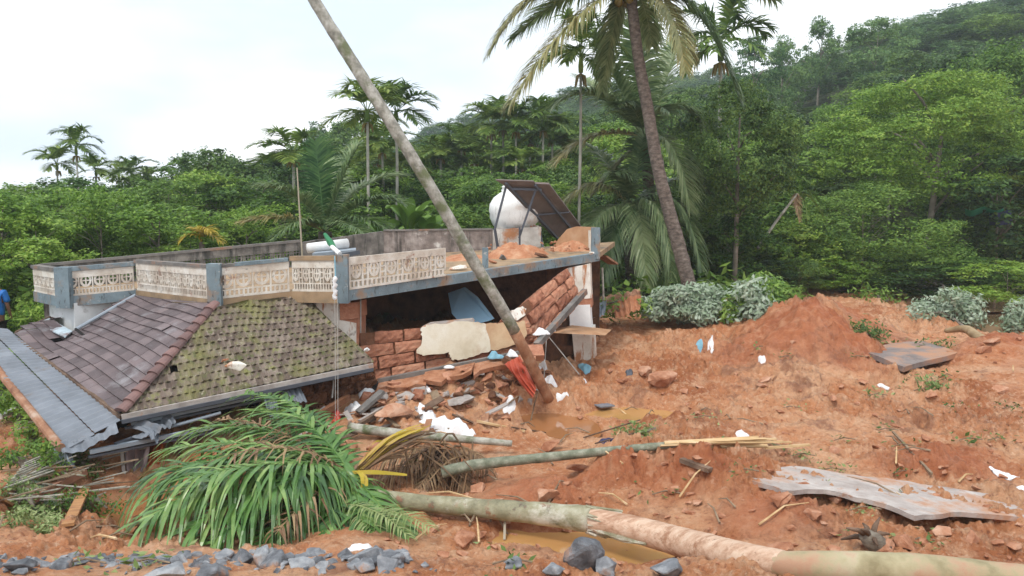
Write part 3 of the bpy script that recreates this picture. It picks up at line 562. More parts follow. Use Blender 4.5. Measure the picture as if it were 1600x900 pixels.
# --- tiled skirt roofs
def tile_plane(poly, a, b, rowh, name, mt, tilew, profile=0, amp=.0, lift=.022, seed=0, step=6):
    poly = [np.array(p, float) for p in poly]; a, b = np.array(a, float), np.array(b, float); e1 = (b-a)/np.linalg.norm(b-a)
    c = sum(poly)/len(poly); n = np.zeros(3)
    for i in range(len(poly)): n += np.cross(poly[i]-c, poly[(i+1) % len(poly)]-c)
    n /= np.linalg.norm(n); n = n if n[2] > 0 else -n
    e1 = e1-n*np.dot(e1, n); e1 /= np.linalg.norm(e1); e2 = np.cross(n, e1)
    if np.dot(e2, c-a) < 0: e2 = -e2
    q2 = [(np.dot(p-a, e1), np.dot(p-a, e2), np.dot(p-a, n)) for p in poly]
    # height over the plane by inverse distance so that the roof keeps its true corners
    def hh(x, y):
        wsum = 0; s = 0
        for X, Y, Z in q2: k = 1/((X-x)**2+(Y-y)**2+.01)**1.5; wsum += k; s += k*Z
        return s/wsum
    def span(y):
        xs = []
        for i in range(len(q2)):
            (x0, y0, _), (x1, y1, _) = q2[i], q2[(i+1) % len(q2)]
            if (y0-y)*(y1-y) < 0: xs.append(x0+(x1-x0)*(y-y0)/(y1-y0))
        xs.sort(); return [(xs[i], xs[i+1]) for i in range(0, len(xs)-1, 2)]
    ymin, ymax = min(q[1] for q in q2), max(q[1] for q in q2); mb = MB(); rr = random.Random(seed); y = ymin; row = 0
    while y < ymax-.01:
        y1 = min(y+rowh, ymax); s0, s1 = span(y+.004), span(y1-.004); sm = span((y+y1)/2)
        for k, (Lm, Rm) in enumerate(sm):
            L0, R0 = s0[k] if len(s0) == len(sm) else (Lm, Rm); L1, R1 = s1[k] if len(s1) == len(sm) else (Lm, Rm)
            x = math.floor(min(L0, L1)/tilew)*tilew+(tilew*.5 if row % 2 else 0)-tilew
            while x < max(R0, R1):
                xa, xb = x, x+tilew; x += tilew
                if xb < min(L0, L1) or xa > max(R0, R1): continue
                jz = rr.uniform(0, .008)+(.02 if rr.random() < .02 else 0); V = []; m_ = step
                if row > 1 and rr.random() < .006: continue
                for t in range(m_+1):
                    xx = xa+(xb-xa)*t/m_; pr = amp*(.5+.5*math.cos(2*math.pi*t/m_)) if profile else .0
                    if not profile and t in (0, m_): pr = -.004
                    for yy, lo, (Lk, Rk) in ((y-.02, lift, (L0, R0)), (y1, 0, (L1, R1))):
                        xc = min(max(xx, Lk), Rk); V.append(a+e1*xc+e2*yy+n*(hh(xc, yy)+lo+pr+jz))
                if abs(V[0][0]-V[-2][0])+abs(V[0][1]-V[-2][1]) < .01: continue
                Fc = [(2*t, 2*t+2, 2*t+3, 2*t+1) for t in range(m_)]; base = len(V)
                V += [V[2*t]-n*(lift+.004) for t in range(m_+1)]; Fc += [(2*t, base+t, base+t+1, 2*t+2) for t in range(m_)]
                mb.add(V, Fc)
        y = y1; row += 1
    return mb.build(name, mt, house)
hipT, hipB = P(337, 476, 11.62), P(190, 646, 9.8)
EL = P(25, 521, 12.6)
brown = [EL, hipB, hipT, P(215, 458, 13.2), P(195, 468, 13.3), P(116, 518, 12.75), P(78, 496, 13.9)]
broof = tile_plane(brown, EL, hipB, .155, 'brown_tiled_roof', M['tile_brown'], .26, 0, lift=.028, seed=1, step=4)
eaveR = P(583, 566, 11.35)
moss = [hipB, eaveR, P(484, 470, 12.35), P(455, 464, 12.3), hipT]
tile_plane(moss, hipB, eaveR, .135, 'mossy_tiled_roof', M['tile_moss'], .095, 1, amp=.022, lift=.015, seed=2, step=6)
# battens/underlay so no light leaks through between tiles
for pl_, nm in ((brown, 'roof_board'), (moss, 'roof_board')):
    pp = [np.array(p)+np.array([0, .02, -.13]) for p in pl_]; c_ = sum(pp)/len(pp); m = MB(); k = len(pp)
    if nm: m.add(pp+[p+np.array([0, .0, -.02]) for p in pp], [tuple(range(k)), tuple(range(2*k-1, k-1, -1))]); m.build(nm, M['dark'], house)
# hip caps
m = MB(); nh = 13
for k in range(nh):
    a, b = lerp(hipB, hipT, k/nh), lerp(hipB, hipT, (k+1.12)/nh); d = b-a; s_ = np.cross(d, UP); s_ /= np.linalg.norm(s_); u = np.cross(s_, d); u /= np.linalg.norm(u); V = []
    for (p, rr_, li) in ((a, .085, .035), (b, .070, .012)):
        for j in range(7): t = math.pi*j/6; V.append(p+s_*math.cos(t)*rr_*1.1+u*(math.sin(t)*rr_*.8+li))
    m.add(V, [(j, j+1, j+8, j+7) for j in range(6)]+[(0, 1, 2, 3, 4, 5, 6)])
m.build('hip_ridge', M['tile_hip'], broof)
# flashing and pipe along the white wall
MB().prism([P(76, 498, 13.75), P(113, 519, 12.62), P(102, 528, 12.35), P(58, 507, 13.2)], (0, 0, .02)).build('flashing', mat('flashing', [(.3, (.34, .42, .47)), (.7, (.5, .58, .62))], scale=6, stain=((.2, .15, .15), 5, .5, .65)), house)
MB().tube([P(118, 515, 12.55), P(165, 488, 12.9), P(212, 461, 13.1)], .03, 8).build('wall_flashing', M['steel_light'], house)
MB().tube([P(78, 496, 13.8), P(25, 520, 12.55)], .03, 6).build('verge', M['wood_dark'], house)
MB().tube([P(118, 514, 12.5), P(135, 527, 12.3)], .022, 6).build('drain_spout', M['dark'], house)
# eave boards, gutters and pipes below the mossy roof
MB().beam(P(190, 652, 9.75), P(583, 571, 11.3), .05, .07).build('fascia', M['concrete'], house)
MB().beam(P(190, 659, 9.72), P(583, 577, 11.28), .05, .05).build('gutter', M['steel'], house)
MB().beam(P(205, 662, 9.9), P(440, 611, 10.9), .06, .045).build('gutter', M['steel_light'], house)
MB().beam(P(195, 669, 9.85), P(440, 619, 10.9), .05, .03).build('gutter', M['steel'], house)
MB().tube([P(262, 668, 10.0), P(345, 645, 10.3)], .022, 8).build('truss_pipe', M['steel_light'], house)
MB().beam(P(180, 695, 9.5), P(255, 668, 10.1), .05, .05).build('truss_pipe', M['steel'], house)
MB().beam(P(140, 706, 9.3), P(330, 668, 10.2), .06, .05).build('truss_pipe', M['steel_light'], house)
MB().beam(P(138, 714, 9.3), P(330, 675, 10.2), .05, .03).build('truss_pipe', M['steel'], house)
# grey sheet roof, rusty gutter at its outer edge
gs = [P(-70, 556, 12.6), P(26, 526, 12.45), P(187, 652, 9.72), P(190, 662, 9.6), P(96, 704, 9.15), P(0, 580, 11.4), P(-60, 560, 12.3)]
gs = [P(-60, 510, 14.0), P(27, 526, 12.5), P(188, 656, 9.7), P(96, 706, 9.15), P(-3, 580, 11.2), P(-110, 530, 13)]
gO0, gI0 = P(96, 706, 9.15), P(188, 656, 9.7); gO1 = gO0+1.75*(P(-3, 580, 11.2)-gO0); gI1 = gI0+1.12*(P(27, 526, 12.5)-gI0)
MB().tube([P(-20, 556, 11.6), P(10, 595, 11.0), P(95, 700, 9.15)], .055, 10).build('rusty_gutter', M['rust'], house)
MB().beam(P(27, 530, 12.45), P(190, 652, 9.75), .05, .05).build('eave_strip', M['wood_dark'], house)
# crumpled ends of sheet metal
SHEETS = True
def sheet(name, pts, mt, parent, amp=.02, nw=6, rows=5, crump=.02, seed=0, th=.006, across=True):
    """corrugated quad: pts = 4 corners; ridges run from edge 0-1 to edge 3-2"""
    rr = random.Random(seed); c = [np.array(p, float) for p in pts]; nu = nw*6; n = np.cross(c[1]-c[0], c[3]-c[0]); n /= np.linalg.norm(n); V = []
    if n[2] < 0: n = -n
    for j in range(rows+1):
        for i in range(nu+1):
            u, v = i/nu, j/rows; p = (c[0]*(1-u)+c[1]*u)*(1-v)+(c[3]*(1-u)+c[2]*u)*v
            V.append(p+n*(amp*math.sin(i/6*2*math.pi)+crump*float(vnoise(u*3+seed, v*2.5+seed*3, seed))*2))
    W = nu+1; Fc = [(j*W+i, j*W+i+1, (j+1)*W+i+1, (j+1)*W+i) for j in range(rows) for i in range(nu)]; k = len(V); V2 = V+[p-n*th for p in V]
    Fc += [tuple(x+k for x in reversed(f)) for f in Fc]
    rim = list(range(W))+[j*W+nu for j in range(1, rows+1)]+[rows*W+i for i in range(nu-1, -1, -1)]+[j*W for j in range(rows-1, 0, -1)]
    Fc += [(rim[(i+1) % len(rim)], rim[i], rim[i]+k, rim[(i+1) % len(rim)]+k) for i in range(len(rim))]
    mb = MB(); mb.add(V2, Fc); return mb.build(name, mt, parent, smooth=False)
gm0, gm1 = gO0*.45+gI0*.55, gO1*.45+gI1*.55
sheet('sheet_roof', [gm0+np.array([0, 0, .02]), gm1+np.array([0, 0, .02]), gI1, gI0], M['sheet'], house, .010, 34, 3, .004, 31); sheet('sheet_roof', [gO0, gO1, gm1-np.array([0, 0, .005]), gm0-np.array([0, 0, .005])], M['sheet'], house, .010, 34, 3, .004, 32)
sheet('crumpled_sheet', [P(94, 692, 9.3), P(182, 664, 9.65), P(186, 678, 9.45), P(98, 712, 9.1)], M['sheet'], house, .012, 5, 3, .03, 2)
sheet('crumpled_sheet', [P(206, 665, 9.8), P(255, 646, 10.2), P(275, 658, 10.0), P(243, 678, 9.6)], M['sheet'], house, .02, 4, 4, .04, 5)
sheet('crumpled_sheet', [P(206, 676, 9.7), P(250, 672, 9.9), P(247, 688, 9.55), P(222, 684, 9.55)], M['sheet'], house, .015, 3, 3, .03, 6)
sheet('bent_gutter_end', [P(80, 700, 9.2), P(108, 694, 9.3), P(118, 730, 9.15), P(96, 728, 9.1)], M['steel_light'], house, .03, 2, 5, .05, 7)
tag(sheet('roofing_sheet', [P(432, 597, 10.9), P(463, 592, 11.0), P(480, 628, 10.7), P(448, 632, 10.6)], M['sheet'], None, .018, 4, 4, .01, 8), 'small grey corrugated sheet propped under the mossy roof eave', 'metal sheet')
tag(sheet('roofing_sheet', [P(412, 622, 10.6), P(430, 618, 10.7), P(436, 650, 10.5), P(418, 650, 10.4)], M['sheet'], None, .015, 3, 4, .02, 9), 'narrow grey sheet hanging behind the upright green palm leaf', 'metal sheet')
# porch wall in the shade, curtain, cloths, posts below the eave
blockwall(P(438, 690, 11.3), P(590, 640, 11.9), P(588, 572, 11.9), P(436, 612, 11.4), 4, 4, .2, M['laterite_dark'], seed=12, jit=.03)
MB().hexa([P(180, 790, 10.9), P(450, 700, 12.0), P(450, 700, 12.2), P(180, 790, 11.1)], [P(180, 650, 10.9), P(450, 600, 12.0), P(450, 600, 12.2), P(180, 650, 11.1)]).build('porch_wall', M['dark'], house)  # near-black colour paints the shade under the eave
MB().beam(P(545, 620, 11.2), P(418, 700, 10.2), .09, .09).build('fallen_post', M['laterite_dark'], house)
MB().tube([P(519, 570, 11.25), P(521, 600, 11.2), P(519, 622, 11.1)], .012, 6).build('drip_pipe', M['rope'], house)
sheet('curtain', [P(236, 690, 10.1), P(262, 682, 10.2), P(244, 762, 9.75), P(212, 768, 9.7)], M['curtain'], house, .03, 4, 8, .05, 11)
sheet('grey_cloth', [P(196, 692, 9.9), P(238, 684, 10.0), P(222, 760, 9.7), P(200, 770, 9.65)], mat('grey_cloth', [(.3, (.2, .15, .15)), (.7, (.38, .3, .3))], scale=4, bump=.2), house, .03, 3, 8, .06, 12)
sheet('grey_cloth', [P(262, 680, 10.4), P(315, 668, 10.6), P(300, 715, 10.3), P(285, 722, 10.2)], mat('brown_cloth', [(.3, (.15, .09, .08)), (.7, (.24, .15, .13))], scale=4, bump=.2), house, .02, 3, 6, .06, 13)
MB().beam(P(190, 700, 9.8), P(196, 770, 9.5), .04, .04).build('porch_post', M['concrete'], house)
MB().prism([P(166, 702, 9.5), P(196, 695, 9.6), P(197, 706, 9.55), P(168, 712, 9.45)], (0, .05, 0)).build('plaster_flake', M['plaster'], house)
# ---------------------------------------------------------------- rubble lying on the terrace (things that rest on it)
def rock(name, c, size, mt, seed, n=18, sharp=1.0, flatz=.0, parent=None, rough=.10, sub=1):
    rr = random.Random(seed); bm = bmesh.new(); size = np.array(size if hasattr(size, '__len__') else (size,)*3, float)
    for k in range(n):
        v = np.array([rr.gauss(0, 1) for _ in range(3)]); v /= np.linalg.norm(v)+1e-9; v *= rr.uniform(.82, 1.08)
        bm.verts.new(v*size/2)
    r = bmesh.ops.convex_hull(bm, input=bm.verts); bmesh.ops.delete(bm, geom=[v for v in bm.verts if not v.link_faces], context='VERTS')
    bmesh.ops.bevel(bm, geom=bm.edges[:], offset=min(size)*.045, segments=1, affect='EDGES', profile=.5, clamp_overlap=True)
    bmesh.ops.triangulate(bm, faces=bm.faces)
    for _ in range(sub): bmesh.ops.subdivide_edges(bm, edges=[e for e in bm.edges if e.calc_length() > min(size)*.13], cuts=2, use_grid_fill=False); bmesh.ops.triangulate(bm, faces=bm.faces)
    s = min(size)
    bm.verts.ensure_lookup_table(); A = np.array([v.co[:] for v in bm.verts]); kk = fbm(A[:, 0]/s*2.3+seed, A[:, 1]/s*2.3+A[:, 2]/s*3.1, 3, seed)*rough*s
    for v, k in zip(bm.verts, kk): v.co += v.co.normalized()*float(k)
    me = bpy.data.meshes.new(name); bm.to_mesh(me); bm.free(); me.materials.append(mt)
    o = bpy.data.objects.new(name, me); C.objects.link(o); o.rotation_euler = (rr.uniform(-.2, .2), rr.uniform(-.2, .2), rr.uniform(0, 6))
    if parent: o.parent = parent; o.location = tuple(np.array(c)-world_loc(parent))
    else: o.location = tuple(float(x) for x in c)
    return o
def pile(name, ctr, sx, sy, h, mt, label, cat, seed=0, zf=None, rot=0):
    nu, nv = 60, 24; V = []; 
    for j in range(nv+1):
        for i in range(nu):
            a = 2*math.pi*i/nu; r = j/nv; q = r*(1+.18*float(vnoise(math.cos(a)*2+seed, math.sin(a)*2, seed))); x, y = math.cos(a)*sx*q, math.sin(a)*sy*q
            X, Y = ctr[0]+x*math.cos(rot)-y*math.sin(rot), ctr[1]+x*math.sin(rot)+y*math.cos(rot)
            z = zf(X, Y)+(h*(1-r**1.6)*(1+.7*float(fbm(X*3, Y*3, 3, seed)))+.10*h*(1-abs(float(fbm(X*9, Y*9, 3, seed+3)))*2))*(1-r**6)-.03*r**6
            V.append((X, Y, z))
    Fc = [(j*nu+i, j*nu+(i+1) % nu, (j+1)*nu+(i+1) % nu, (j+1)*nu+i) for j in range(nv) for i in range(nu)]
    mb = MB(); mb.add(V, Fc); o = mb.build(name, mt, None, smooth=True); tag(o, label, cat); return o
mudm = mat('mud_pile', [(.3, (.35, .13, .06)), (.5, (.46, .21, .11)), (.7, (.56, .33, .2))], scale=6, bump=.9, bscale=18, rough=.85, dist=.03)
pile('mud_pile', S(800, 403)+np.array([0, .35, 0]), .75, .55, .22, mudm, 'orange mud heaped on the terrace below the white water tank', 'mud pile', 1, slabz)
pile('mud_pile', S(893, 393)+np.array([.1, .35, 0]), .55, .45, .20, mudm, 'pinkish rubble and mud against the sloped tan wall on the terrace', 'mud pile', 2, slabz)
pile('mud_pile', S(718, 408)+np.array([0, .5, 0]), .5, .7, .08, mudm, 'flat orange mud spread on the terrace left of the small blue post', 'mud pile', 3, slabz)
for i, (px, py, s_, mt, lb) in enumerate([(716, 424, (.42, .22, .10), 'whitestain', 'white plaster slab lying at the terrace edge beside the leaning trunk'), (784, 408, (.2, .16, .16), 'concrete_dark', 'dark grey block sitting in the mud on the terrace'),
    (845, 404, (.45, .25, .12), 'laterite_dark', 'flat dark red slab lying on the terrace mud pile'), (770, 414, (.22, .15, .1), 'clod', 'orange lump of rubble beside the small blue terrace post'), (925, 401, (.16, .12, .09), 'whitestain', 'small whitish lump on the slab edge by the right blue-grey pillar')]):
    o = rock('rubble_block', S(px, py)+np.array([0, .15, .06]), s_, M[mt], 40+i, 12); tag(o, lb, 'rubble')
rr = random.Random(5)
for i in range(46):
    px = rr.choice([rr.uniform(763, 850), rr.uniform(858, 920)]); py = 400-(px-760)*.06+rr.uniform(-8, 6); p = S(px, py); s_ = rr.uniform(.05, .13)
    o = rock('rubble_lump', (p[0], p[1]+.1, p[2]+.06+rr.uniform(0, .1)), (s_*1.3, s_, s_*.8), M['clod'], 100+i, 10, sub=0); tag(o, 'small reddish rubble lump scattered over the muddy terrace', 'rubble', 'rubble lumps on the terrace')
# water tank on the terrace
tk = thing('water_tank', 'white rounded plastic water tank tilted on the terrace under the tilted panel frame', 'water tank', P(803, 360, 18.0))
prof = [(0, -.62), (.30, -.60), (.36, -.5), (.38, -.36), (.50, -.30), (.58, -.15), (.61, .05), (.59, .14), (.60, .2), (.54, .36), (.42, .48), (.26, .55), (.2, .56), (.2, .62), (0, .63)]
m = MB(); V = []; nn = 40; tl = Matrix.Rotation(R(-14), 3, 'Y')@Matrix.Rotation(R(8), 3, 'X'); c = P(806, 333, 18.0)
for r_, z_ in prof:
    for k in range(nn):
        a = 2*math.pi*k/nn; rib = 1+.012*(z_ < .1)*math.cos(a*8); v = tl@Vector((r_*math.cos(a)*rib, r_*math.sin(a)*rib, z_*.98)); V.append(c+np.array(v))
m.add(V, [(j*nn+k, j*nn+(k+1) % nn, (j+1)*nn+(k+1) % nn, (j+1)*nn+k) for j in range(len(prof)-1) for k in range(nn)]); tb = m.build('tank_body', M['tank'], tk, smooth=True)
m = MB(); m.tube([c+np.array(tl@Vector((0, 0, .60))), c+np.array(tl@Vector((0, 0, .68)))], .17, 20); m.build('lid', M['tank'], tb)
MB().hexa([P(774, 366, 17.55), P(846, 366, 17.65), P(846, 366, 18.6), P(774, 366, 18.5)], [P(774, 357, 17.55), P(846, 357, 17.65), P(846, 355, 18.6), P(774, 355, 18.5)]).build('tank_stand', M['oldwhite'], house)
# solid pedestal down to the slab so that the stand is carried
MB().hexa([P(776, 388, 17.6), P(845, 386, 17.7), P(845, 384, 18.5), P(776, 384, 18.4)], [P(776, 366, 17.6), P(845, 366, 17.7), P(845, 366, 18.5), P(776, 366, 18.4)]).build('tank_stand_base', M['oldwall'], house)
rr = random.Random(8)
for i in range(26):
    px = rr.uniform(792, 842); o = rock('broken_tile', P(px, 354-rr.uniform(-2, 5)*(1-abs(px-818)/40), rr.uniform(17.6, 17.9)), (rr.uniform(.08, .16), .08, .05), M['clod'] if i % 3 else M['whitestain'], 300+i, 9, sub=0); tag(o, 'small reddish tile fragment heaped beside the white tank', 'tile fragment', 'tile fragments beside the water tank')
# tilted solar panel frame seen from below
sp = thing('solar_panel_frame', 'tilted brown-backed solar panel on dark steel legs above the terrace', 'solar panel', P(845, 390, 17.4))
q = [P(783, 285, 16.7), P(858, 288, 16.9), P(913, 361, 18.6), P(866, 372, 18.4)]
n_ = np.cross(q[1]-q[0], q[3]-q[0]); n_ /= np.linalg.norm(n_); n_ = n_ if n_[2] > 0 else -n_
pn = MB().prism(q, n_*.05).build('panel', M['panel_back'], sp); MB().prism([lerp(p, sum(q)/4, .03)+n_*.053 for p in q], n_*.01).build('glass', M['glass_panel'], pn)
def L2(u, v): return (q[0]*(1-u)+q[1]*u)*(1-v)+(q[3]*(1-u)+q[2]*u)*v
for u, v0, v1 in ((.11, -.01, 1.0), (.70, 0, .97), (.5, 0, 0)):
    if v1: MB().beam(L2(u, v0)-n_*.035, L2(u, v1)-n_*.035, .045, .05).build('bar', M['steel'], sp)
MB().beam(L2(.05, .55)-n_*.03, L2(.99, .55)-n_*.03, .03, .03).build('bar', M['steel'], sp)
MB().beam(L2(.05, .09)-n_*.03, L2(.75, .09)-n_*.03, .05, .05).build('bar', M['steel'], sp)
for a, b in (((791, 290, 16.85), (773, 359, 16.9)), ((839, 291, 17.0), (811, 372, 17.0)), ((843, 357, 17.6), (849, 392, 17.2)), ((773, 357, 16.9), (778, 388, 17.0)), ((812, 355, 16.95), (812, 388, 17.05))):
    MB().beam(P(*a), P(*b), .045, .045).build('leg', M['steel'], sp)
MB().prism([L2(-.06, -.04)-n_*.01, L2(.72, -.05)-n_*.01, L2(.72, .02)-n_*.01, L2(0, .03)-n_*.01], n_*.03).build('top_sheet', M['panel_back'], sp)
# small solar water heater lying behind the corner rail
hb = P(512, 385, 13.2); sh = thing('solar_water_heater', 'white cylindrical water heater tank with grey collector behind the terrace corner', 'water heater', P(512, 396, 13.3))
MB().tube([P(481, 388, 13.2), P(543, 380, 13.6)], .085, 16).build('tank', M['white'], sh, smooth=True)
MB().prism([P(488, 396, 12.8), P(556, 390, 13.1), P(556, 387, 13.7), P(494, 392, 13.5)], (0, 0, -.05)).build('collector', M['steel_light'], sh)
MB().beam(P(524, 401, 12.75), P(562, 394, 12.9), .04, .07).build('frame', M['steel'], sh)
MB().tube([P(495, 392, 13.3), P(496, 410, 13.3)], .02, 6).build('leg', M['steel'], sh); MB().tube([P(540, 390, 13.4), P(541, 404, 13.4)], .02, 6).build('leg', M['steel'], sh)
tag(MB().tube([P(464, 262, 13.6), P(468, 330, 13.6), P(473, 412, 13.6)], [.012, .014, .015], 8).build('bamboo_pole', M['bamboo']), 'thin upright bamboo pole standing on the terrace behind the corner rail', 'pole')
# cloth tied to the corner post, wires hanging from it
tag(MB().tube([P(523, 400, 11.8), P(524, 430, 11.78), P(523, 436, 11.77)], .010, 6).build('cord', M['lightblue']), 'pale blue cord tied down the front corner post of the terrace', 'cord')
m = MB(); m.tube([P(523+1.5*math.sin(i*1.9), 432+i*3.3, 11.76) for i in range(12)], [.02+.018*abs(math.sin(i*1.1)) for i in range(12)], 9, wob=.35, seed=3); tag(m.build('knotted_cloth', M['cloth_white'], smooth=True), 'white knotted cloth hanging on the terrace corner post', 'cloth')
for k, (x0, x1, y1, lb) in enumerate(((523, 524, 700, 'thin grey wire hanging straight down from the corner post, left one of the pair'), (527, 528, 655, 'thin grey wire hanging down from the corner post, right and shorter of the pair'))):
    tag(MB().tube([P(x0, 466, 11.7), P((x0+x1)/2+.5, 560, 11.0), P(x1, y1, 10.2)], .0035, 5).build('wire', M['rope']), lb, 'wire')
m = MB(); m.tube([P(508, 366, 13.0), P(516, 378, 12.7), P(522, 388, 12.4)], [.03, .05, .035], 9, wob=.4); tag(m.build('twisted_cloth', M['green_cloth']), 'twisted green cloth above the terrace corner post', 'cloth')
tag(MB().tube([P(519, 386, 12.35), P(531, 397, 12.15)], .04, 8, wob=.4).build('knotted_rag', M['cloth_white']), 'small pinkish white rag knotted below the green cloth', 'cloth')
# ================================================================ vegetation
def mesh_from_quads(name, V, mt, nper=4):
    V = np.asarray(V, np.float32).reshape(-1, 3); nf = len(V)//nper; me = bpy.data.meshes.new(name)
    me.vertices.add(len(V)); me.vertices.foreach_set('co', V.ravel()); me.loops.add(len(V)); me.loops.foreach_set('vertex_index', np.arange(len(V), dtype=np.int32))
    me.polygons.add(nf); me.polygons.foreach_set('loop_start', np.arange(0, len(V), nper, dtype=np.int32)); me.update(calc_edges=True); me.materials.append(mt); return me
def leaves(cent, nrm, ln, wd, rng):
    """one diamond-shaped leaf (quad) per centre"""
    n = len(cent); t = rng.normal(size=(n, 3)); t -= nrm*(t*nrm).sum(1, keepdims=True); t /= np.linalg.norm(t, axis=1, keepdims=True)+1e-9; b = np.cross(nrm, t)
    l = (ln*rng.uniform(.6, 1.3, (n, 1))); w = (wd*rng.uniform(.6, 1.3, (n, 1)))
    fold = nrm*w*.35
    return np.stack([cent-t*l*.5, cent+b*w*.5-fold*.5, cent+t*l*.5, cent-b*w*.5-fold*.5], 1)
def crown_mesh(name, mt, seed, nl, lobes, leaf, shape='round', gap=.25, up=.35):
    """lobes (boughs) carry tufts, tufts carry leaves: gaps stay dark, tufts catch the light"""
    rng = np.random.default_rng(seed); T = []; Dn = []
    for k in range(lobes):
        a = rng.uniform(0, 2*np.pi); h = rng.uniform(-.95, 1)
        if shape == 'tall': r = (1-abs(h)**1.5)*rng.uniform(.3, .85)+.05; c = np.array([math.cos(a)*r*.85, math.sin(a)*r*.85, h*.86]); rr = rng.uniform(.15, .30)
        else: r = np.sqrt(max(0, 1-h*h))*rng.uniform(.55, 1.05); c = np.array([math.cos(a)*r*.78, math.sin(a)*r*.78, h*.76]); rr = rng.uniform(.15, .34)
        m = max(5, int(230*rr*rr)); d = rng.normal(size=(m, 3)); d /= np.linalg.norm(d, axis=1, keepdims=True); d = d*.75+c/ (np.linalg.norm(c)+.1)*.45+np.array([0, 0, .12]); d /= np.linalg.norm(d, axis=1, keepdims=True)
        T.append(c+d*rr*rng.uniform(.75, 1.1, (m, 1))*np.array([1, 1, .6 if shape == 'layer' else .9])); Dn.append(d)
    T = np.concatenate(T); Dn = np.concatenate(Dn); idx = rng.integers(0, len(T), nl); sp = rng.uniform(.6, 1.5, (len(T), 1))
    fl = np.array([1, 1, .42 if shape == 'layer' else .7]); cent = T[idx]+rng.normal(size=(nl, 3))*.042*sp[idx]*fl*(1+gap)
    nrm = Dn[idx]*.7+rng.normal(size=(nl, 3))*.45+np.array([0, 0, up]); nrm /= np.linalg.norm(nrm, axis=1, keepdims=True)
    return mesh_from_quads(name, leaves(cent, nrm, leaf, leaf*.55, rng), mt)
def trunk_mesh(name, seed, mt, crownh=.5, lim=6, r=.035):
    mb = MB(); rr = random.Random(seed); top = np.array([rr.uniform(-.05, .05), rr.uniform(-.05, .05), .85])
    mb.tube([(0, 0, -.08), (0.01, 0, .2), (top[0]*.5, top[1]*.5, .5), top], [r*1.2, r, r*.75, r*.3], 7, wob=.15, seed=seed)
    for k in range(lim):
        a = rr.uniform(0, 6.28); h = rr.uniform(.32, .7); b = np.array([top[0]*h, top[1]*h, h]); e = b+np.array([math.cos(a)*.24, math.sin(a)*.24, rr.uniform(.08, .25)])
        mb.tube([b, (b+e)/2+np.array([0, 0, .03]), e], [r*.5, r*.35, r*.15], 5)
    V = np.vstack(mb.v); me = bpy.data.meshes.new(name); me.from_pydata(V.tolist(), [], mb.f); me.materials.append(mt); me.shade_smooth(); return me
# crown meshes are unit balls (radius about 1); a tree of height h has its crown centre at zc
KINDS = {}
def kind(k, mt, seed, nl, lobes, leaf, shape, gap=.22):
    KINDS[k] = crown_mesh('crown', M[mt], seed, nl, lobes, leaf, shape, gap)
for i, (mtn, tag_) in enumerate((('leaf_bright', 'b'), ('leaf_mid', 'm'), ('leaf_dark', 'd'), ('leaf_blue', 'u'))):
    kind(tag_+'r', mtn, 10+i, 9000, 34, .068, 'round'); kind(tag_+'l', mtn, 20+i, 9000, 38, .068, 'layer'); kind(tag_+'t', mtn, 30+i, 8000, 34, .075, 'tall')
kind('NEARb', 'leaf_bright', 51, 46000, 95, .036, 'layer', .1); kind('NEARm', 'leaf_mid', 52, 38000, 80, .040, 'round', .1); kind('NEARd', 'leaf_dark', 53, 26000, 60, .05, 'round', .1)
TRK = [trunk_mesh('trunk', s, M['bark'], r=.011+.004*s) for s in range(3)]
def tree(px, ytop, d, w, k, label, group=None, ybot=None, trunk=0, sy=None, name='tree', r=0):
    """photo px, top row, depth, crown width (m), kind, row of the crown's bottom (default: near the ground)"""
    x = ray(px, 400)[0]*d; zt = P(px, ytop, d)[2]; zg = gz(x, d); zb = P(px, ybot, d)[2] if ybot else zg+.12*(zt-zg)
    zb = max(zb, zg-.3); o = thing(name, label, 'tree', (x, d, zg), group); rnd = random.Random(int(px*7+d*13+ytop))
    h = max(zt-zg, 1.0)
    cr_ = bpy.data.objects.new('crown', KINDS[k]); C.objects.link(cr_); cr_.parent = o; cr_.location = (0, 0, (zt+zb)/2-zg); cr_.scale = (w/2, (sy or w*.9)/2, max(zt-zb, 1)/2); cr_.rotation_euler = (0, 0, rnd.uniform(0, 6.28))
    tr_ = bpy.data.objects.new('trunk', TRK[trunk]); C.objects.link(tr_); tr_.parent = o; s = h; tr_.scale = (s*.8, s*.8, s*.98); tr_.rotation_euler = (0, 0, rnd.uniform(0, 6))
    return o
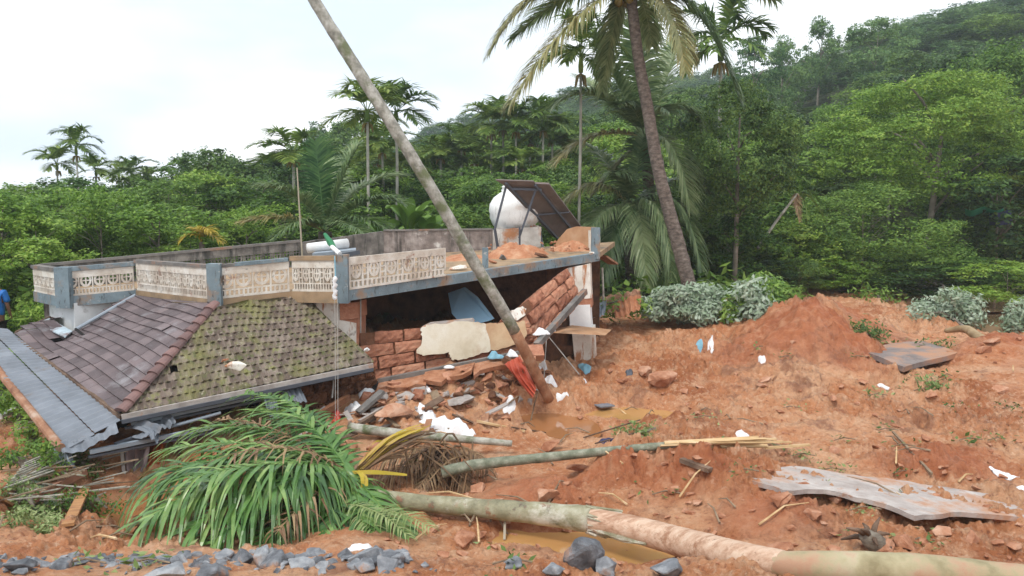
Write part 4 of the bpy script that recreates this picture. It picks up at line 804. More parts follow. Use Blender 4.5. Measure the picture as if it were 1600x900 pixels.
# ---- fronds
def frond(mb, base, ctrl, tip, n, ll, lw, droop, seed=0, fold=.35, rach=.015, start=.12, prof=None, hang=0, ragged=.0, segs=3, rmb=None, wild=0):
    rr = random.Random(seed); b, c, t = [np.array(p, float) for p in (base, ctrl, tip)]
    def pt(u): return b*(1-u)**2+c*2*u*(1-u)+t*u*u
    (rmb or mb).tube([pt(i/9) for i in range(10)], [rach*(1-.75*i/9) for i in range(10)], 5)
    for k in range(n):
        u = start+(1-start)*(k+.5)/n; p = pt(u); d = pt(min(u+.02, 1))-pt(u-.02); d /= np.linalg.norm(d); s = np.cross(d, (0, 0, 1))
        if np.linalg.norm(s) < .2: s = np.cross(d, (0, 1, .2))
        s /= np.linalg.norm(s); upv = np.cross(s, d)
        pr = (math.sin(math.pi*(.12+.80*((k+.5)/n)))**.7) if prof is None else prof((k+.5)/n)
        for sg in (-1, 1):
            if rr.random() < ragged: continue
            L_ = ll*pr*rr.uniform(.8, 1.12); a = .9-.65*u+rr.uniform(-.12, .12)+rr.gauss(0, 1)*wild
            if wild and rr.random() < .18: L_ *= rr.uniform(.4, .8)
            v = s*sg*math.sin(max(a, .25)+.35)+np.array([0, 0, rr.gauss(0, 1)*wild*.5])+d*math.cos(max(a, .25)+.35)+upv*(fold+rr.uniform(-.12, .12)); v /= np.linalg.norm(v); q = p.copy(); V = []; dr = droop*rr.uniform(.6, 1.4)
            for j in range(segs+1):
                f = j/segs; wdt = lw*(.55+.45*math.sin(math.pi*min(f*1.4+.15, 1)))*(1-f**3*.92); wv = np.cross(v, upv*.6+np.array([rr.uniform(-.2, .2), rr.uniform(-.2, .2), .3])); wv /= np.linalg.norm(wv)+1e-9
                V += [q-wv*wdt/2, q+wv*wdt/2]; v = v+np.array([0, 0, -dr*(.4+f)]); v /= np.linalg.norm(v); q = q+v*L_/segs
            mb.add(V, [(2*j, 2*j+1, 2*j+3, 2*j+2) for j in range(segs)])
def palm(name, label, base, pts, rad, crown, fr, mt, bark, group=None, ll=.8, lw=.045, n=60, nuts=0, droop=.35, cat='palm tree', nutc='nut', ragged=0, rings=True):
    """pts: world points of the trunk; fr: list of frond tips/ctrl in world coordinates"""
    o = thing(name, label, cat, base, group); m = MB(); P_ = [np.array(p, float) for p in pts]; k = 44; path = []; rads = []
    for i in range(k+1):
        f = i/k*(len(P_)-1); j = min(int(f), len(P_)-2); g = f-j; p0, p1, p2, p3 = P_[max(j-1, 0)], P_[j], P_[j+1], P_[min(j+2, len(P_)-1)]
        path.append(.5*((2*p1)+(-p0+p2)*g+(2*p0-5*p1+4*p2-p3)*g*g+(-p0+3*p1-3*p2+p3)*g**3)); rads.append((rad[0]*(1-i/k)+rad[1]*i/k)*(1+(.05 if rings and i % 2 else 0)))
    m.tube(path, rads, 10, wob=.10, seed=3); m.build('trunk', bark, o, smooth=True)
    for i, (c, t, mt_, sc_) in enumerate(fr):
        mb = MB(); frond(mb, crown, c, t, int(n*sc_), ll*sc_, lw, droop, seed=i*7+int(abs(base[0])*10), rach=.03*sc_, ragged=ragged); mb.build('frond', mt_ or mt, o)
    if nuts:
        rr = random.Random(nuts); m = MB()
        for i in range(nuts):
            c = np.array(crown)+np.array([rr.uniform(-.3, .3), rr.uniform(-.3, .3), rr.uniform(-.5, -.15)]); 
            m.tube([c+np.array([0, 0, .13]), c+np.array([0, 0, .06]), c, c-np.array([0, 0, .09]), c-np.array([0, 0, .13])], [.02, .09, .12, .09, .02], 8)
        m.build('coconuts', M[nutc], o, smooth=True)
    return o
# hero coconut palm (leaning, crown at the top edge)
D = 20.0
cc = P(984, -28, D)
def fp(cx, cy, cd_, tx, ty, td, mt=None, s=1.0): return (P(cx, cy, cd_), P(tx, ty, td), mt, s)
fr = [fp(840, -60, 20, 768, 78, 19.5, M['frond_gold'], 1.15), fp(880, 20, 19, 800, 160, 18.4, M['frond_gold'], 1.2), fp(905, -40, 21, 800, 60, 21.5, M['frond'], 1),
      fp(955, 20, 20.5, 942, 140, 20.8, None, .8), fp(1030, -60, 20, 1085, 90, 20.0, M['frond_gold'], .95), fp(1090, -50, 19.5, 1156, 158, 19.2, M['frond'], 1.05),
      fp(1120, -80, 21, 1210, 0, 21.5, None, 1.0), fp(1060, -10, 18.6, 1070, 110, 18.2, M['frond_gold'], .8), fp(960, -160, 20, 900, -210, 20, None, 1), fp(1050, -170, 21, 1120, -190, 22, None, 1), fp(990, -150, 18.5, 1000, -170, 17, None, 1), fp(1010, 0, 21.5, 1018, 70, 22, None, .8)]
palm('coconut_palm', 'tall leaning coconut palm with dark ringed trunk reaching the top of the photo', P(1076, 445, D), [P(1078, 450, D), P(1055, 365, D), P(1030, 270, D), P(1012, 170, D), P(996, 80, D), cc], (.185, .125), cc, fr, M['frond'], M['bark_palm'], ll=1.05, lw=.065, n=140, nuts=7, droop=.55, ragged=.06)
# second coconut, upright crown behind it
D2 = 24.0; c2 = P(1008, 215, D2); dk = M['frond']
fr = [fp(995, 90, 24, 1000, 18, 24, None, 1.1), fp(960, 120, 24, 925, 55, 23.5, None, .95), fp(1045, 110, 24.5, 1062, 60, 25, None, .9), fp(930, 110, 23, 868, 165, 22.6, None, 1), fp(925, 190, 23.5, 868, 255, 23, M['frond_gold'], .95), fp(1070, 130, 24, 1095, 205, 23.6, None, .9),
      fp(1060, 190, 23, 1078, 330, 22.6, None, 1), fp(950, 150, 25, 905, 120, 26, None, .9), fp(990, 150, 22.5, 965, 165, 21.5, None, .8), fp(1020, 150, 22.5, 1045, 175, 21.8, None, .8), fp(960, 260, 24, 930, 300, 24, M['frond_gold'], .8)]
palm('coconut_palm', 'dark coconut palm crown directly behind the leaning ringed trunk', (c2[0], D2, gz(c2[0], D2)), [(c2[0]+.3, D2, gz(c2[0], D2)-.2), (c2[0]+.2, D2, 3.2), c2], (.2, .16), c2, fr, M['frond'], M['bark_palm'], ll=1.15, lw=.07, n=120, nuts=5, droop=.35)
D3 = 23.0; c3 = P(985, 325, D3)
fr = [fp(930, 250, 23, 870, 330, 22.6, M['frond_gold'], .9), fp(925, 300, 22, 905, 420, 21.7, None, .95), fp(960, 300, 22, 945, 440, 21.6, None, 1), fp(1000, 280, 22, 1010, 445, 21.5, None, 1.05), fp(1040, 270, 22, 1050, 440, 21.6, None, 1), fp(1070, 260, 22.6, 1095, 420, 22, None, 1),
      fp(1060, 250, 24, 1110, 300, 24, None, .8), fp(960, 250, 24, 915, 225, 24.5, None, .8), fp(1000, 230, 23.5, 1010, 200, 24, None, .8), fp(975, 260, 22, 960, 270, 21, None, .7)]
palm('coconut_palm', 'low drooping coconut palm right of the house, its fronds sweeping to the bush', (c3[0], D3, gz(c3[0], D3)), [(c3[0]+.1, D3, gz(c3[0], D3)-.2), (c3[0], D3, 2.5), c3], (.2, .17), c3, fr, M['frond'], M['bark_palm'], ll=1.1, lw=.07, n=120, droop=.6)
# coconut palm behind the terrace on the left
D4 = 20.0; c4 = P(508, 362, D4)
fr = [fp(500, 280, 20, 492, 222, 20, M['leaf_blue'], .9), fp(530, 280, 20, 560, 228, 20.3, None, .9), fp(470, 290, 19.5, 405, 292, 19, None, .95), fp(450, 330, 19, 380, 348, 18.6, M['frond_gold'], .9), fp(570, 290, 19.5, 628, 318, 19.2, None, .9), fp(550, 320, 19, 610, 362, 18.6, None, .8), fp(560, 270, 20.5, 632, 275, 21, None, .85), fp(480, 320, 18.6, 428, 372, 18.2, None, .7), fp(520, 290, 21, 515, 250, 22, None, .8), fp(540, 330, 18.2, 575, 372, 18, None, .6)]
palm('coconut_palm', 'grey-green coconut palm spreading behind the terrace wall left of the leaning trunk', (c4[0], D4, gz(c4[0], D4)), [(c4[0], D4, gz(c4[0], D4)-.2), (c4[0], D4, 2.0), c4], (.2, .17), c4, fr, M['frond'], M['bark_palm'], ll=.95, lw=.055, n=110, droop=.3)
c5 = P(315, 378, 19.0); fr = [fp(300, 355, 19, 282, 378, 18.8, None, .5), fp(320, 352, 19, 348, 380, 18.8, None, .5), fp(312, 350, 19, 296, 362, 19, None, .5), fp(316, 345, 18.8, 330, 362, 18.6, None, .5)]
palm('yellow_palm', 'small yellowing palm just above the left back parapet', (c5[0], 19, gz(c5[0], 19)), [(c5[0], 19, gz(c5[0], 19)-.1), (c5[0], 19, 2.0), c5], (.08, .06), c5, fr, M['frond_yellow'], M['bark_palm'], ll=.8, lw=.06, n=40, droop=.4)
# areca palms: one built, the rest copied
def make_areca(label, seed):
    o = thing('areca_palm', label, 'palm tree', (0, 0, 0), 'slender areca palms')
    m = MB(); m.tube([(0, 0, -.05), (.003, 0, .3), (0, .003, .6), (0, 0, .84)], [.0085, .0075, .007, .0065], 8); me = m.build('trunk', M['bark_pale'], o, smooth=True)
    m = MB(); m.tube([(0, 0, .835), (0, 0, .86), (0, 0, .90)], [.011, .013, .008], 8); m.build('crownshaft', M['areca'], o, smooth=True)
    rr = random.Random(seed); m0 = MB()
    for i in range(12):
        a = 2*math.pi*i/12+rr.uniform(-.3, .3); e = rr.uniform(-.15, 1.2) if i % 4 else 1.45; L_ = rr.uniform(.17, .22); b = np.array([0, 0, .89]); hd = np.array([math.cos(a), math.sin(a), 0])
        frond(m0, b, b+hd*L_*.5*math.cos(e*.6)+np.array([0, 0, L_*(math.sin(e)*.75+.22)]), b+hd*L_*(1.0 if e < 1.3 else .4)+np.array([0, 0, L_*(math.sin(e)*.95-.32)]), 24, .10, .014, .5, seed=seed*20+i, rach=.002, start=.2, segs=2)
    m0.build('fronds', M['areca'], o)
    m = MB(); 
    for i in range(5):
        a = rr.uniform(0, 6.28); m.tube([(0, 0, .83), (math.cos(a)*.02, math.sin(a)*.02, .82), (math.cos(a)*.03, math.sin(a)*.03, .78)], [.004, .007, .003], 5)
    m.build('nut_cluster', M['nut'], o); return o
AP = [make_areca('x', 1), make_areca('x', 2), make_areca('x', 5)]
arecas = [  # px, top row, depth, label
 (128, 212, 30, 'tallest areca palm on the far left skyline'), (97, 240, 31, 'areca palm just left of the tallest one on the left skyline'), (157, 253, 33, 'short areca palm right of the tallest one on the left skyline'), (212, 256, 32, 'broad-topped palm rising above the left trees, alone in a dip of the skyline'), (192, 262, 36, None), (238, 268, 38, None),
 (463, 218, 26, 'areca palm rising behind the bamboo pole'), (578, 148, 27, 'tall areca palm directly left of the leaning trunk'), (622, 150, 29, 'tall areca palm directly right of the leaning trunk, top level with its neighbour'), (600, 208, 32, None), (628, 248, 34, None), (592, 232, 36, None), (360, 262, 34, None), (430, 252, 36, None),
 (690, 222, 36, None), (722, 206, 38, None), (742, 232, 36, None), (768, 176, 36, None), (786, 170, 38, None), (806, 172, 35, None), (828, 196, 38, None), (848, 170, 35, None), (862, 190, 37, None), (668, 238, 40, None), (706, 240, 42, None), (758, 214, 44, None), (882, 222, 38, None), (905, 52, 22.5, 'very tall thin areca palm behind the hanging coconut fronds'),
 (1118, 32, 27, 'tall areca palm top beside the right tip of the coconut fronds'), (1208, 262, 30, None), (1290, 300, 32, None), (1362, 190, 34, 'pale straight areca stem in the gap beside the big bright tree'), (1385, 215, 37, None), (545, 262, 33, None), (652, 282, 34, None), (815, 240, 33, None)]
LM = [(-60, 'at the far left edge'), (40, 'above the left end of the parapet'), (110, 'below the tallest left areca palm'), (190, 'above the brown tiled roof'), (270, 'left of the small yellowing palm'), (345, 'right of the small yellowing palm'), (420, 'left of the grey-green coconut palm'), (500, 'behind the grey-green coconut palm'), (580, 'right of the grey-green coconut palm'), (650, 'where the leaning trunk crosses'), (720, 'left of the white water tank'), (790, 'above the white water tank'), (860, 'above the tilted solar panel'), (930, 'left of the ringed coconut trunk'), (1010, 'behind the ringed coconut trunk'), (1080, 'between coconut trunk and dark rounded tree'), (1150, 'behind the dark rounded tree'), (1215, 'right of the dark rounded tree'), (1290, 'above the mud mound'), (1360, 'left of the big bright layered tree'), (1440, 'above the big bright layered tree'), (1530, 'right of the big bright layered tree'), (1600, 'at the right edge')]
for i, (px, yt, d, lb) in enumerate(arecas):
    x = ray(px, 400)[0]*d; zg = gz(x, d); zt = P(px, yt, d)[2]; h = (zt-zg)/.985; src = AP[i % 3]
    s = h; sxy = max(h, 7.5)*(.64 if px < 260 else 1.0 if px != 905 else .8)
    dup(src, (x, d, zg), i*1.3, (sxy, sxy, s), lb or 'slender areca palm '+min(LM, key=lambda q: abs(q[0]-px))[1]+(', crown above the trees' if yt < 225 else ', crown among the trees'), 'slender areca palms')
for o in AP:
    for ch in list(o.children): bpy.data.objects.remove(ch)
    bpy.data.objects.remove(o)
# leaning areca on the right slope
b, t = P(1184, 388, 25), P(1246, 303, 25.5)
o = palm('leaning_palm', 'thin pale palm leaning right on the slope with a yellowish tuft', b, [b, (b+t)/2+np.array([0, 0, .05]), t], (.05, .035), t, [(t+np.array([-.3, 0, .35]), t+np.array([-.7, 0, -.1]), None, .5), (t+np.array([.4, 0, .3]), t+np.array([.8, .1, -.3]), None, .5), (t+np.array([.2, 0, .1]), t+np.array([.3, -.2, -.8]), None, .5), (t+np.array([.5, 0, .1]), t+np.array([.9, 0, -.8]), None, .5), (t+np.array([-.1, 0, .1]), t+np.array([0, -.3, -.9]), M['frond_dead'], .5)], M['areca'], M['bark_pale'], ll=.7, lw=.05, n=40, droop=.5)
# banana plants behind the terrace
def banana(px, py, d, h, lb, seed):
    x = ray(px, 400)[0]*d; zg = gz(x, d); o = thing('banana_plant', lb, 'plant', (x, d, zg)); rr = random.Random(seed); zt = P(px, py, d)[2]
    m = MB(); m.tube([(x, d, zg-.1), (x, d, zt-1.2)], [.12, .08], 8); m.build('stem', M['banana'], o)
    for k in range(7):
        a = k*0.9+rr.uniform(-.3, .3); b0 = np.array([x, d, zt-1.3]); L_ = rr.uniform(1.2, 1.7); V = []; hd = np.array([math.cos(a), math.sin(a), 0]); sd_ = np.array([-math.sin(a), math.cos(a), 0]); tall = rr.uniform(.8, 1.4)
        for j in range(9):
            f = j/8; c = b0+hd*L_*f*.6+np.array([0, 0, tall*(f*1.7-f*f*1.1)]); wd = .26*math.sin(math.pi*min(.97, max(.05, f*.9+.08)))**.6; V += [c-sd_*wd+np.array([0, 0, .06]), c, c+sd_*wd+np.array([0, 0, .06])]
        mb = MB(); mb.add(V, [(3*j+i, 3*j+i+1, 3*j+i+4, 3*j+i+3) for j in range(8) for i in range(2)]); mb.build('leaf', M['banana'], o)
banana(640, 290, 22, 3, 'banana plant with upright leaves behind the terrace left of the leaning trunk', 1); banana(668, 310, 22.5, 3, 'banana plant partly behind the leaning trunk above the terrace wall', 2); banana(603, 318, 23, 3, 'banana plant low behind the right fronds of the grey-green coconut', 3)
# ---- broad-leaved trees. hero ones
tree(1148, 122, 24, 4.3, 'NEARd', 'dark dense rounded tree on a thin black trunk right of the coconut palms', ybot=338, trunk=1, sy=3.8)
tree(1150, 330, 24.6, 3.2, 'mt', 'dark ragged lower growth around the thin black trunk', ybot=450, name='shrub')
tree(1445, 96, 30, 8.6, 'NEARb', 'big bright green layered tree on the right', ybot=330, trunk=2, sy=6)
tree(1560, 68, 34, 8.5, 'NEARm', 'big mid-green tree filling the right edge', ybot=400, trunk=2, sy=6)
tree(1350, 290, 27, 6.6, 'NEARm', 'rounded dark green thicket tree under the bright layered tree', ybot=455, sy=4)
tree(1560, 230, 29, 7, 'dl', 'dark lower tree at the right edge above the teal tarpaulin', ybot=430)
tree(1245, 345, 27, 4.5, 'br', 'bright rounded tree on the slope behind the mud mound', ybot=450); tree(1262, 195, 38, 8, 'mr', 'olive rounded tree in the middle of the right slope', ybot=340)
tree(1190, 270, 30, 3.5, 'br', 'pale yellow-green bushy tree right of the thin black trunk', ybot=390)
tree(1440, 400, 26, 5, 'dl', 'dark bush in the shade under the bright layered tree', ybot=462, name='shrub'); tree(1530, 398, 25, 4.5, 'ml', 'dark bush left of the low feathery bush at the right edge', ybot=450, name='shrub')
tree(1580, 405, 22, 3.6, 'bl', 'low feathery green bush at the right edge above the muddy water', ybot=478, name='shrub')
tree(1268, 28, 66, 4.2, 'ut', 'lone tall tree with a rounded head on the right skyline', ybot=130, trunk=1); tree(1215, 60, 62, 4.6, 'ut', 'dense dark conical tree on the skyline left of the lone round-headed tree', ybot=190); tree(1168, 52, 58, 4.6, 'ul', 'airy tree on the skyline beside the areca palm top', ybot=170); tree(1352, 24, 64, 7, 'ul', 'flat-topped airy tree on the right skyline', ybot=150)
# procedural rows
rr = random.Random(42)
COL = {'b': 'bright yellow-green', 'm': 'mid-green', 'd': 'dark green', 'u': 'bluish green'}; SHP = {'r': 'rounded', 'l': 'layered', 't': 'narrow'}
TG = {'left': 'trees in the belt behind the terrace, left part', 'mid': 'trees in the plantation behind the house', 'foot': 'trees and shrubs at the foot of the right slope', 'hill': 'trees on the right hillside'}
def row_group(p, d): p = min(LM, key=lambda q: abs(q[0]-p))[0]; return 'hill' if p > 900 and d > 38 else 'foot' if p > 900 else 'mid' if p > 520 else 'left'
def treelabel(p, d, k, low):
    lm = min(LM, key=lambda q: abs(q[0]-p))[1]; row = 'nearest row' if d < 23 else 'near row' if d < 29 else 'second row' if d < 35 else 'middle row' if d < 45 else 'upper row' if d < 65 else 'skyline row'
    return f"{COL[k[0]]} {SHP[k[1]]} {'bush' if low else 'tree'} {lm}, {row}"
def lin(xs, ys, x): return float(np.interp(x, xs, ys))
rows = [  # depth, px0, px1, step(px), [px..],[top..], kinds, width m, group label
 (17.5, -80, 60, 44, [-80, 60], [300, 330], 'br bl mr', 3.2, 'light green bushy tree at the left edge behind the house'),
 (20, 10, 300, 46, [0, 100, 200, 300], [318, 305, 300, 352], 'br bl ml', 4.2, 'light green bushy tree at the left edge behind the house'),
 (21, -90, 20, 40, [-90, 20], [292, 298], 'ml dl', 4.5, 'light green bushy tree at the left edge behind the house'),
 (27, 20, 470, 42, [0, 60, 120, 180, 230, 290, 340, 380, 460], [318, 300, 290, 285, 300, 262, 262, 280, 300], 'br mr bl ml', 5, 'broad-leaved tree in the belt behind the left half of the terrace'),
 (34, 60, 560, 34, [0, 60, 180, 240, 300, 340, 390, 470, 560], [300, 295, 280, 285, 250, 240, 268, 240, 235], 'dr mr mt dl', 5.5, 'broad-leaved tree in the belt behind the left half of the terrace'),
 (24, 250, 440, 46, [250, 440], [345, 335], 'dr mr br', 3.6, 'dark low tree right behind the left terrace parapet'),
 (25, 560, 900, 40, [560, 640, 700, 760, 900], [330, 338, 318, 300, 300], 'br mr bl', 3.8, 'leafy tree close behind the middle of the terrace'),
 (31, 540, 900, 34, [540, 600, 680, 760, 860], [270, 262, 268, 252, 262], 'mr dr ml br', 5, 'broad-leaved tree in the plantation between the leaning trunk and the coconut palms'),
 (42, 470, 900, 30, [470, 520, 600, 680, 760, 900], [235, 222, 230, 232, 215, 210], 'mt dr mr', 5.5, 'broad-leaved tree in the plantation between the leaning trunk and the coconut palms'),
 (56, 470, 760, 34, [470, 520, 560, 640, 760], [228, 205, 192, 225, 225], 'ut dt mr', 7, 'tree behind the areca palms on the skyline'),
 (28, 900, 1180, 42, [900, 960, 1180], [330, 300, 290], 'mr dr ml', 4.5, 'tree on the foot of the slope behind the coconut palms'),
 (36, 860, 1240, 38, [860, 1000, 1100, 1240], [245, 215, 195, 205], 'mr dr br', 6, 'tree on the foot of the slope behind the coconut palms'),
 (48, 900, 1420, 36, [900, 1050, 1200, 1300, 1420], [190, 165, 185, 175, 125], 'mr dr br ml', 7.5, 'broad-leaved tree on the right hillside'),
 (60, 960, 1520, 36, [960, 1100, 1150, 1300, 1400, 1520], [160, 140, 165, 170, 95, 60], 'dr ul mr ur', 8.5, 'broad-leaved tree on the right hillside'),
 (74, 1200, 1680, 36, [1200, 1330, 1400, 1500, 1600, 1680], [120, 88, 55, 40, 5, -20], 'ur dr ul mr', 10, 'broad-leaved tree on the right hillside'),
 (88, 1330, 1700, 36, [1330, 1480, 1540, 1600, 1700], [62, 26, 8, -8, -50], 'ur ul dr', 12, 'broad-leaved tree on the right hillside'),
 (106, 1380, 1720, 30, [1380, 1480, 1540, 1600, 1720], [42, 12, -2, -14, -60], 'ur ul', 13, 'broad-leaved tree on the right hillside'),
 (40, 1420, 1700, 52, [1420, 1560, 1700], [110, 80, 60], 'dr mr bl', 8, 'broad-leaved tree on the right hillside'),
 (25.5, 1050, 1300, 48, [1050, 1300], [395, 390], 'br mr dr', 2.8, 'low bush along the foot of the right slope'),
 (31, 1150, 1700, 50, [1150, 1320, 1440, 1700], [345, 360, 385, 380], 'dr dl mr', 5, 'low bush along the foot of the right slope')]
for d0, a, b, st, xs, ys, ks, wd, lb in rows:
    px = a
    while px < b:
        p = px+rr.uniform(-.3, .3)*st; d = d0*rr.uniform(.94, 1.07); yt = lin(xs, ys, p)+(rr.uniform(-22, 22) if d0 < 60 else rr.uniform(-12, 10)); k = rr.choice(ks.split())
        low = 'bush' in lb and 'bushy' not in lb
        tree(p, yt, d, wd*rr.uniform(.65, 1.15), k, treelabel(p, d0, k, low), TG[row_group(p, d0)], name='shrub' if low else 'tree', trunk=rr.randrange(3)); px += st
# far blue hillside
hx = [430, 500, 560, 650, 690, 740, 800, 850, 900, 960, 1040, 1120]; hy = [248, 262, 250, 214, 196, 180, 172, 158, 134, 128, 120, 105]
for d0, off in ((165, 0), (145, 18), (125, 38), (108, 60)):
    px = 385 if d0 > 140 else 590
    while px < 1130:
        yt = lin(hx, hy, px)+off+rr.uniform(-5, 7)
        tree(px, yt, d0*rr.uniform(.96, 1.04), 13*rr.uniform(.7, 1.3)*d0/165, rr.choice(['ur', 'ul', 'dr']), 'hazy blue-green tree covering the distant hill', 'trees on the distant hill', trunk=1); px += 21 if d0 > 140 else 26
# undergrowth: leaves carpeting the slopes and banks beyond the mud
rng = np.random.default_rng(9)
n = 90000; yy = rng.uniform(14, 62, n)**1.0; xx = rng.uniform(-.85, .95, n)*yy; mk = mudmask(xx, yy) < .25
mk &= ~((xx > -9.2) & (xx < 2.2) & (yy < 18)); xx, yy = xx[mk], yy[mk]; zz = hz(xx, yy)+np.abs(rng.normal(0, .28, len(xx)))*(1+fbm(xx*.5, yy*.5, 2, 3))
nr = rng.normal(size=(len(xx), 3))*.5+np.array([0, 0, 1]); nr /= np.linalg.norm(nr, axis=1, keepdims=True)
me = mesh_from_quads('undergrowth', leaves(np.stack([xx, yy, zz], 1), nr, .34, .16, rng), M['leaf_mid']); o = bpy.data.objects.new('undergrowth', me); C.objects.link(o)
tag(o, 'green undergrowth carpeting the ground below the trees', 'undergrowth', kind='stuff')
# pale-leaved fallen branches beside the mud, right of the house
def leafbush(px0, px1, y0, y1, d0, d1, n, leaf, mt, label, cat, seed, wd=.4, name='fallen_tree', dens=None, out=.5, stems=8):
    rng = np.random.default_rng(seed); o = thing(name, label, cat, P((px0+px1)/2, y1, d0)); V = []; k = 26
    cx = rng.uniform(0, 1, k); cy = rng.uniform(0, 1, k); cent = []
    for i in range(k):
        u, v = cx[i], cy[i]; px = px0+(px1-px0)*u; arch = math.sin(math.pi*min(max(u*.9+.07, 0), 1)); py = y1-(y1-y0)*v*arch**.6; c = P(px, py, d0+(d1-d0)*rng.uniform(0, 1)); m_ = n//k
        r = .42*(d0/18)*rng.uniform(.6, 1.2); dd = rng.normal(size=(m_, 3)); dd /= np.linalg.norm(dd, axis=1, keepdims=True); rad = r*rng.uniform(.35, 1.0, (m_, 1)); pts = c+dd*rad*np.array([1.2, 1, .75]); nr = dd*.6+rng.normal(size=(m_, 3))*.45+np.array([0, -.25, .5]); nr /= np.linalg.norm(nr, axis=1, keepdims=True)
        V.append(leaves(pts, nr, leaf, leaf*wd, rng)); cent.append(c)
    me = mesh_from_quads('crown', np.concatenate(V)-np.array(o.location), mt); c_ = bpy.data.objects.new('crown', me); C.objects.link(c_); c_.parent = o
    m = MB(); root = P((px0*.3+px1*.7), y1+4, d0+.3)
    for c in cent[:stems]: m.tube([root, (root+c)/2+np.array([0, 0, .15]), c], [.05, .035, .012], 6)
    m.build('branch', M['bark'], o, smooth=True); return o
leafbush(1018, 1150, 446, 500, 17.6, 19.2, 10000, .15, M['leaf_pale'], 'fallen tree crown with pale leaf undersides, left part of the bush beside the mud', 'fallen tree', 3)
leafbush(1130, 1250, 442, 500, 17.4, 19.2, 7000, .16, M['leaf_mid'], 'fresh green fallen branches left of the mud mound', 'fallen tree', 4)
leafbush(1150, 1195, 440, 498, 17.2, 18.0, 1700, .17, M['leaf_pale'], 'pale drooping leaves between the fallen crown and the green branches', 'fallen tree', 9, stems=4)
leafbush(1440, 1522, 455, 500, 20.0, 21.2, 3600, .15, M['leaf_pale'], 'pale rounded fallen bush at the edge of the muddy water', 'fallen tree', 5)
leafbush(1580, 1660, 474, 515, 19.5, 20.4, 2000, .15, M['leaf_pale'], 'pale fallen bush cut by the right edge of the photo', 'fallen tree', 6)
leafbush(1318, 1372, 500, 540, 16.6, 17.4, 900, .12, M['leaf_sprig'], 'straggly green branches on the right flank of the mud mound', 'fallen branch', 7, name='fallen_branch', stems=5)
leafbush(1340, 1400, 452, 470, 24, 26, 700, .16, M['leaf_mid'], 'low green sprigs behind the mound beside the bare orange bank', 'fallen branch', 8, name='fallen_branch', stems=4)
leafbush(960, 1080, 668, 692, 11.0, 11.8, 1500, .085, M['leaf_sprig'], 'leafy green twigs beside the yellow puddle behind the splintered palm', 'fallen branch', 12, name='fallen_branch', stems=7)
leafbush(1400, 1500, 590, 622, 13.2, 13.8, 500, .10, M['leaf_sprig'], 'thin scatter of green leaves on the mud below the grey slab', 'fallen branch', 13, name='fallen_branch', stems=3)
leafbush(1390, 1520, 535, 560, 15.8, 16.6, 260, .10, M['leaf_sprig'], 'few green leaves strewn across the tilted grey slab', 'fallen branch', 14, name='fallen_branch', stems=3)
leafbush(0, 90, 660, 760, 8.9, 10.0, 2600, .07, M['leaf_mid'], 'weeds and torn leaves in the debris left of the house', 'weeds', 15, name='weeds', stems=9)
leafbush(-20, 110, 800, 862, 7.2, 8.0, 3200, .06, M['leaf_sprig'], 'heap of torn green leaves above the stones at the lower left', 'weeds', 16, name='weeds', stems=9)
leafbush(-10, 55, 585, 660, 11.4, 12.6, 1800, .09, M['leaf_bright'], 'bright weeds beside the outer edge of the grey sheet roof', 'weeds', 17, name='weeds', stems=4)
leafbush(28, 78, 478, 512, 15.4, 17.2, 2600, .10, M['leaf_bright'], 'bright grassy bank left of the white house wall', 'weeds', 18, name='weeds', stems=4)
leafbush(28, 62, 640, 700, 9.8, 10.4, 260, .08, M['leaf_bright'], 'small green creeper over the rusty gutter', 'plant', 19, name='creeper', stems=3)
leafbush(940, 1010, 470, 482, 17.6, 18.6, 500, .16, M['leaf_mid'], 'green leaves on the mud below the rusty crumpled sheets', 'weeds', 20, name='weeds', stems=3)

leafbush(60, 150, 700, 745, 9.4, 10.2, 1500, .06, M['leaf_sprig'], 'torn leaves on the brown debris under the sheet roof end', 'weeds', 31, name='weeds', stems=8)
leafbush(60, 170, 770, 800, 8.4, 8.9, 700, .06, M['leaf_mid'], 'sparse green leaves beside the short orange plank', 'weeds', 32, name='weeds', stems=6)
leafbush(-10, 60, 740, 800, 8.2, 9.2, 1400, .07, M['leaf_sprig'], 'torn leaves around the orange plank end at the left edge', 'weeds', 33, name='weeds', stems=6)
M['slabmud'] = mat('slabmud', [(.3, (.30, .25, .22)), (.5, (.43, .38, .35)), (.7, (.56, .52, .48))], scale=3, bump=.6, bscale=18, stain=[((.44, .25, .16), 1.6, .52, .64), ((.38, .2, .12), 7, .58, .68)])
M['slabdark'] = mat('slabdark', [(.3, (.16, .13, .12)), (.7, (.30, .26, .24))], scale=3, bump=.5, stain=((.42, .23, .14), 1.8, .44, .60))
# ================================================================ foreground: trunks, fronds, stones, debris
def catmull(pts, k=30):
    P_ = [np.array(p, float) for p in pts]; o = []
    for i in range(k+1):
        f = i/k*(len(P_)-1); j = min(int(f), len(P_)-2); g = f-j; p0, p1, p2, p3 = P_[max(j-1, 0)], P_[j], P_[j+1], P_[min(j+2, len(P_)-1)]
        o.append(.5*((2*p1)+(-p0+p2)*g+(2*p0-5*p1+4*p2-p3)*g*g+(-p0+3*p1-3*p2+p3)*g**3))
    return o
def rads(path, r): return [float(np.interp(i/(len(path)-1), np.linspace(0, 1, len(r)), r)) for i in range(len(path))]
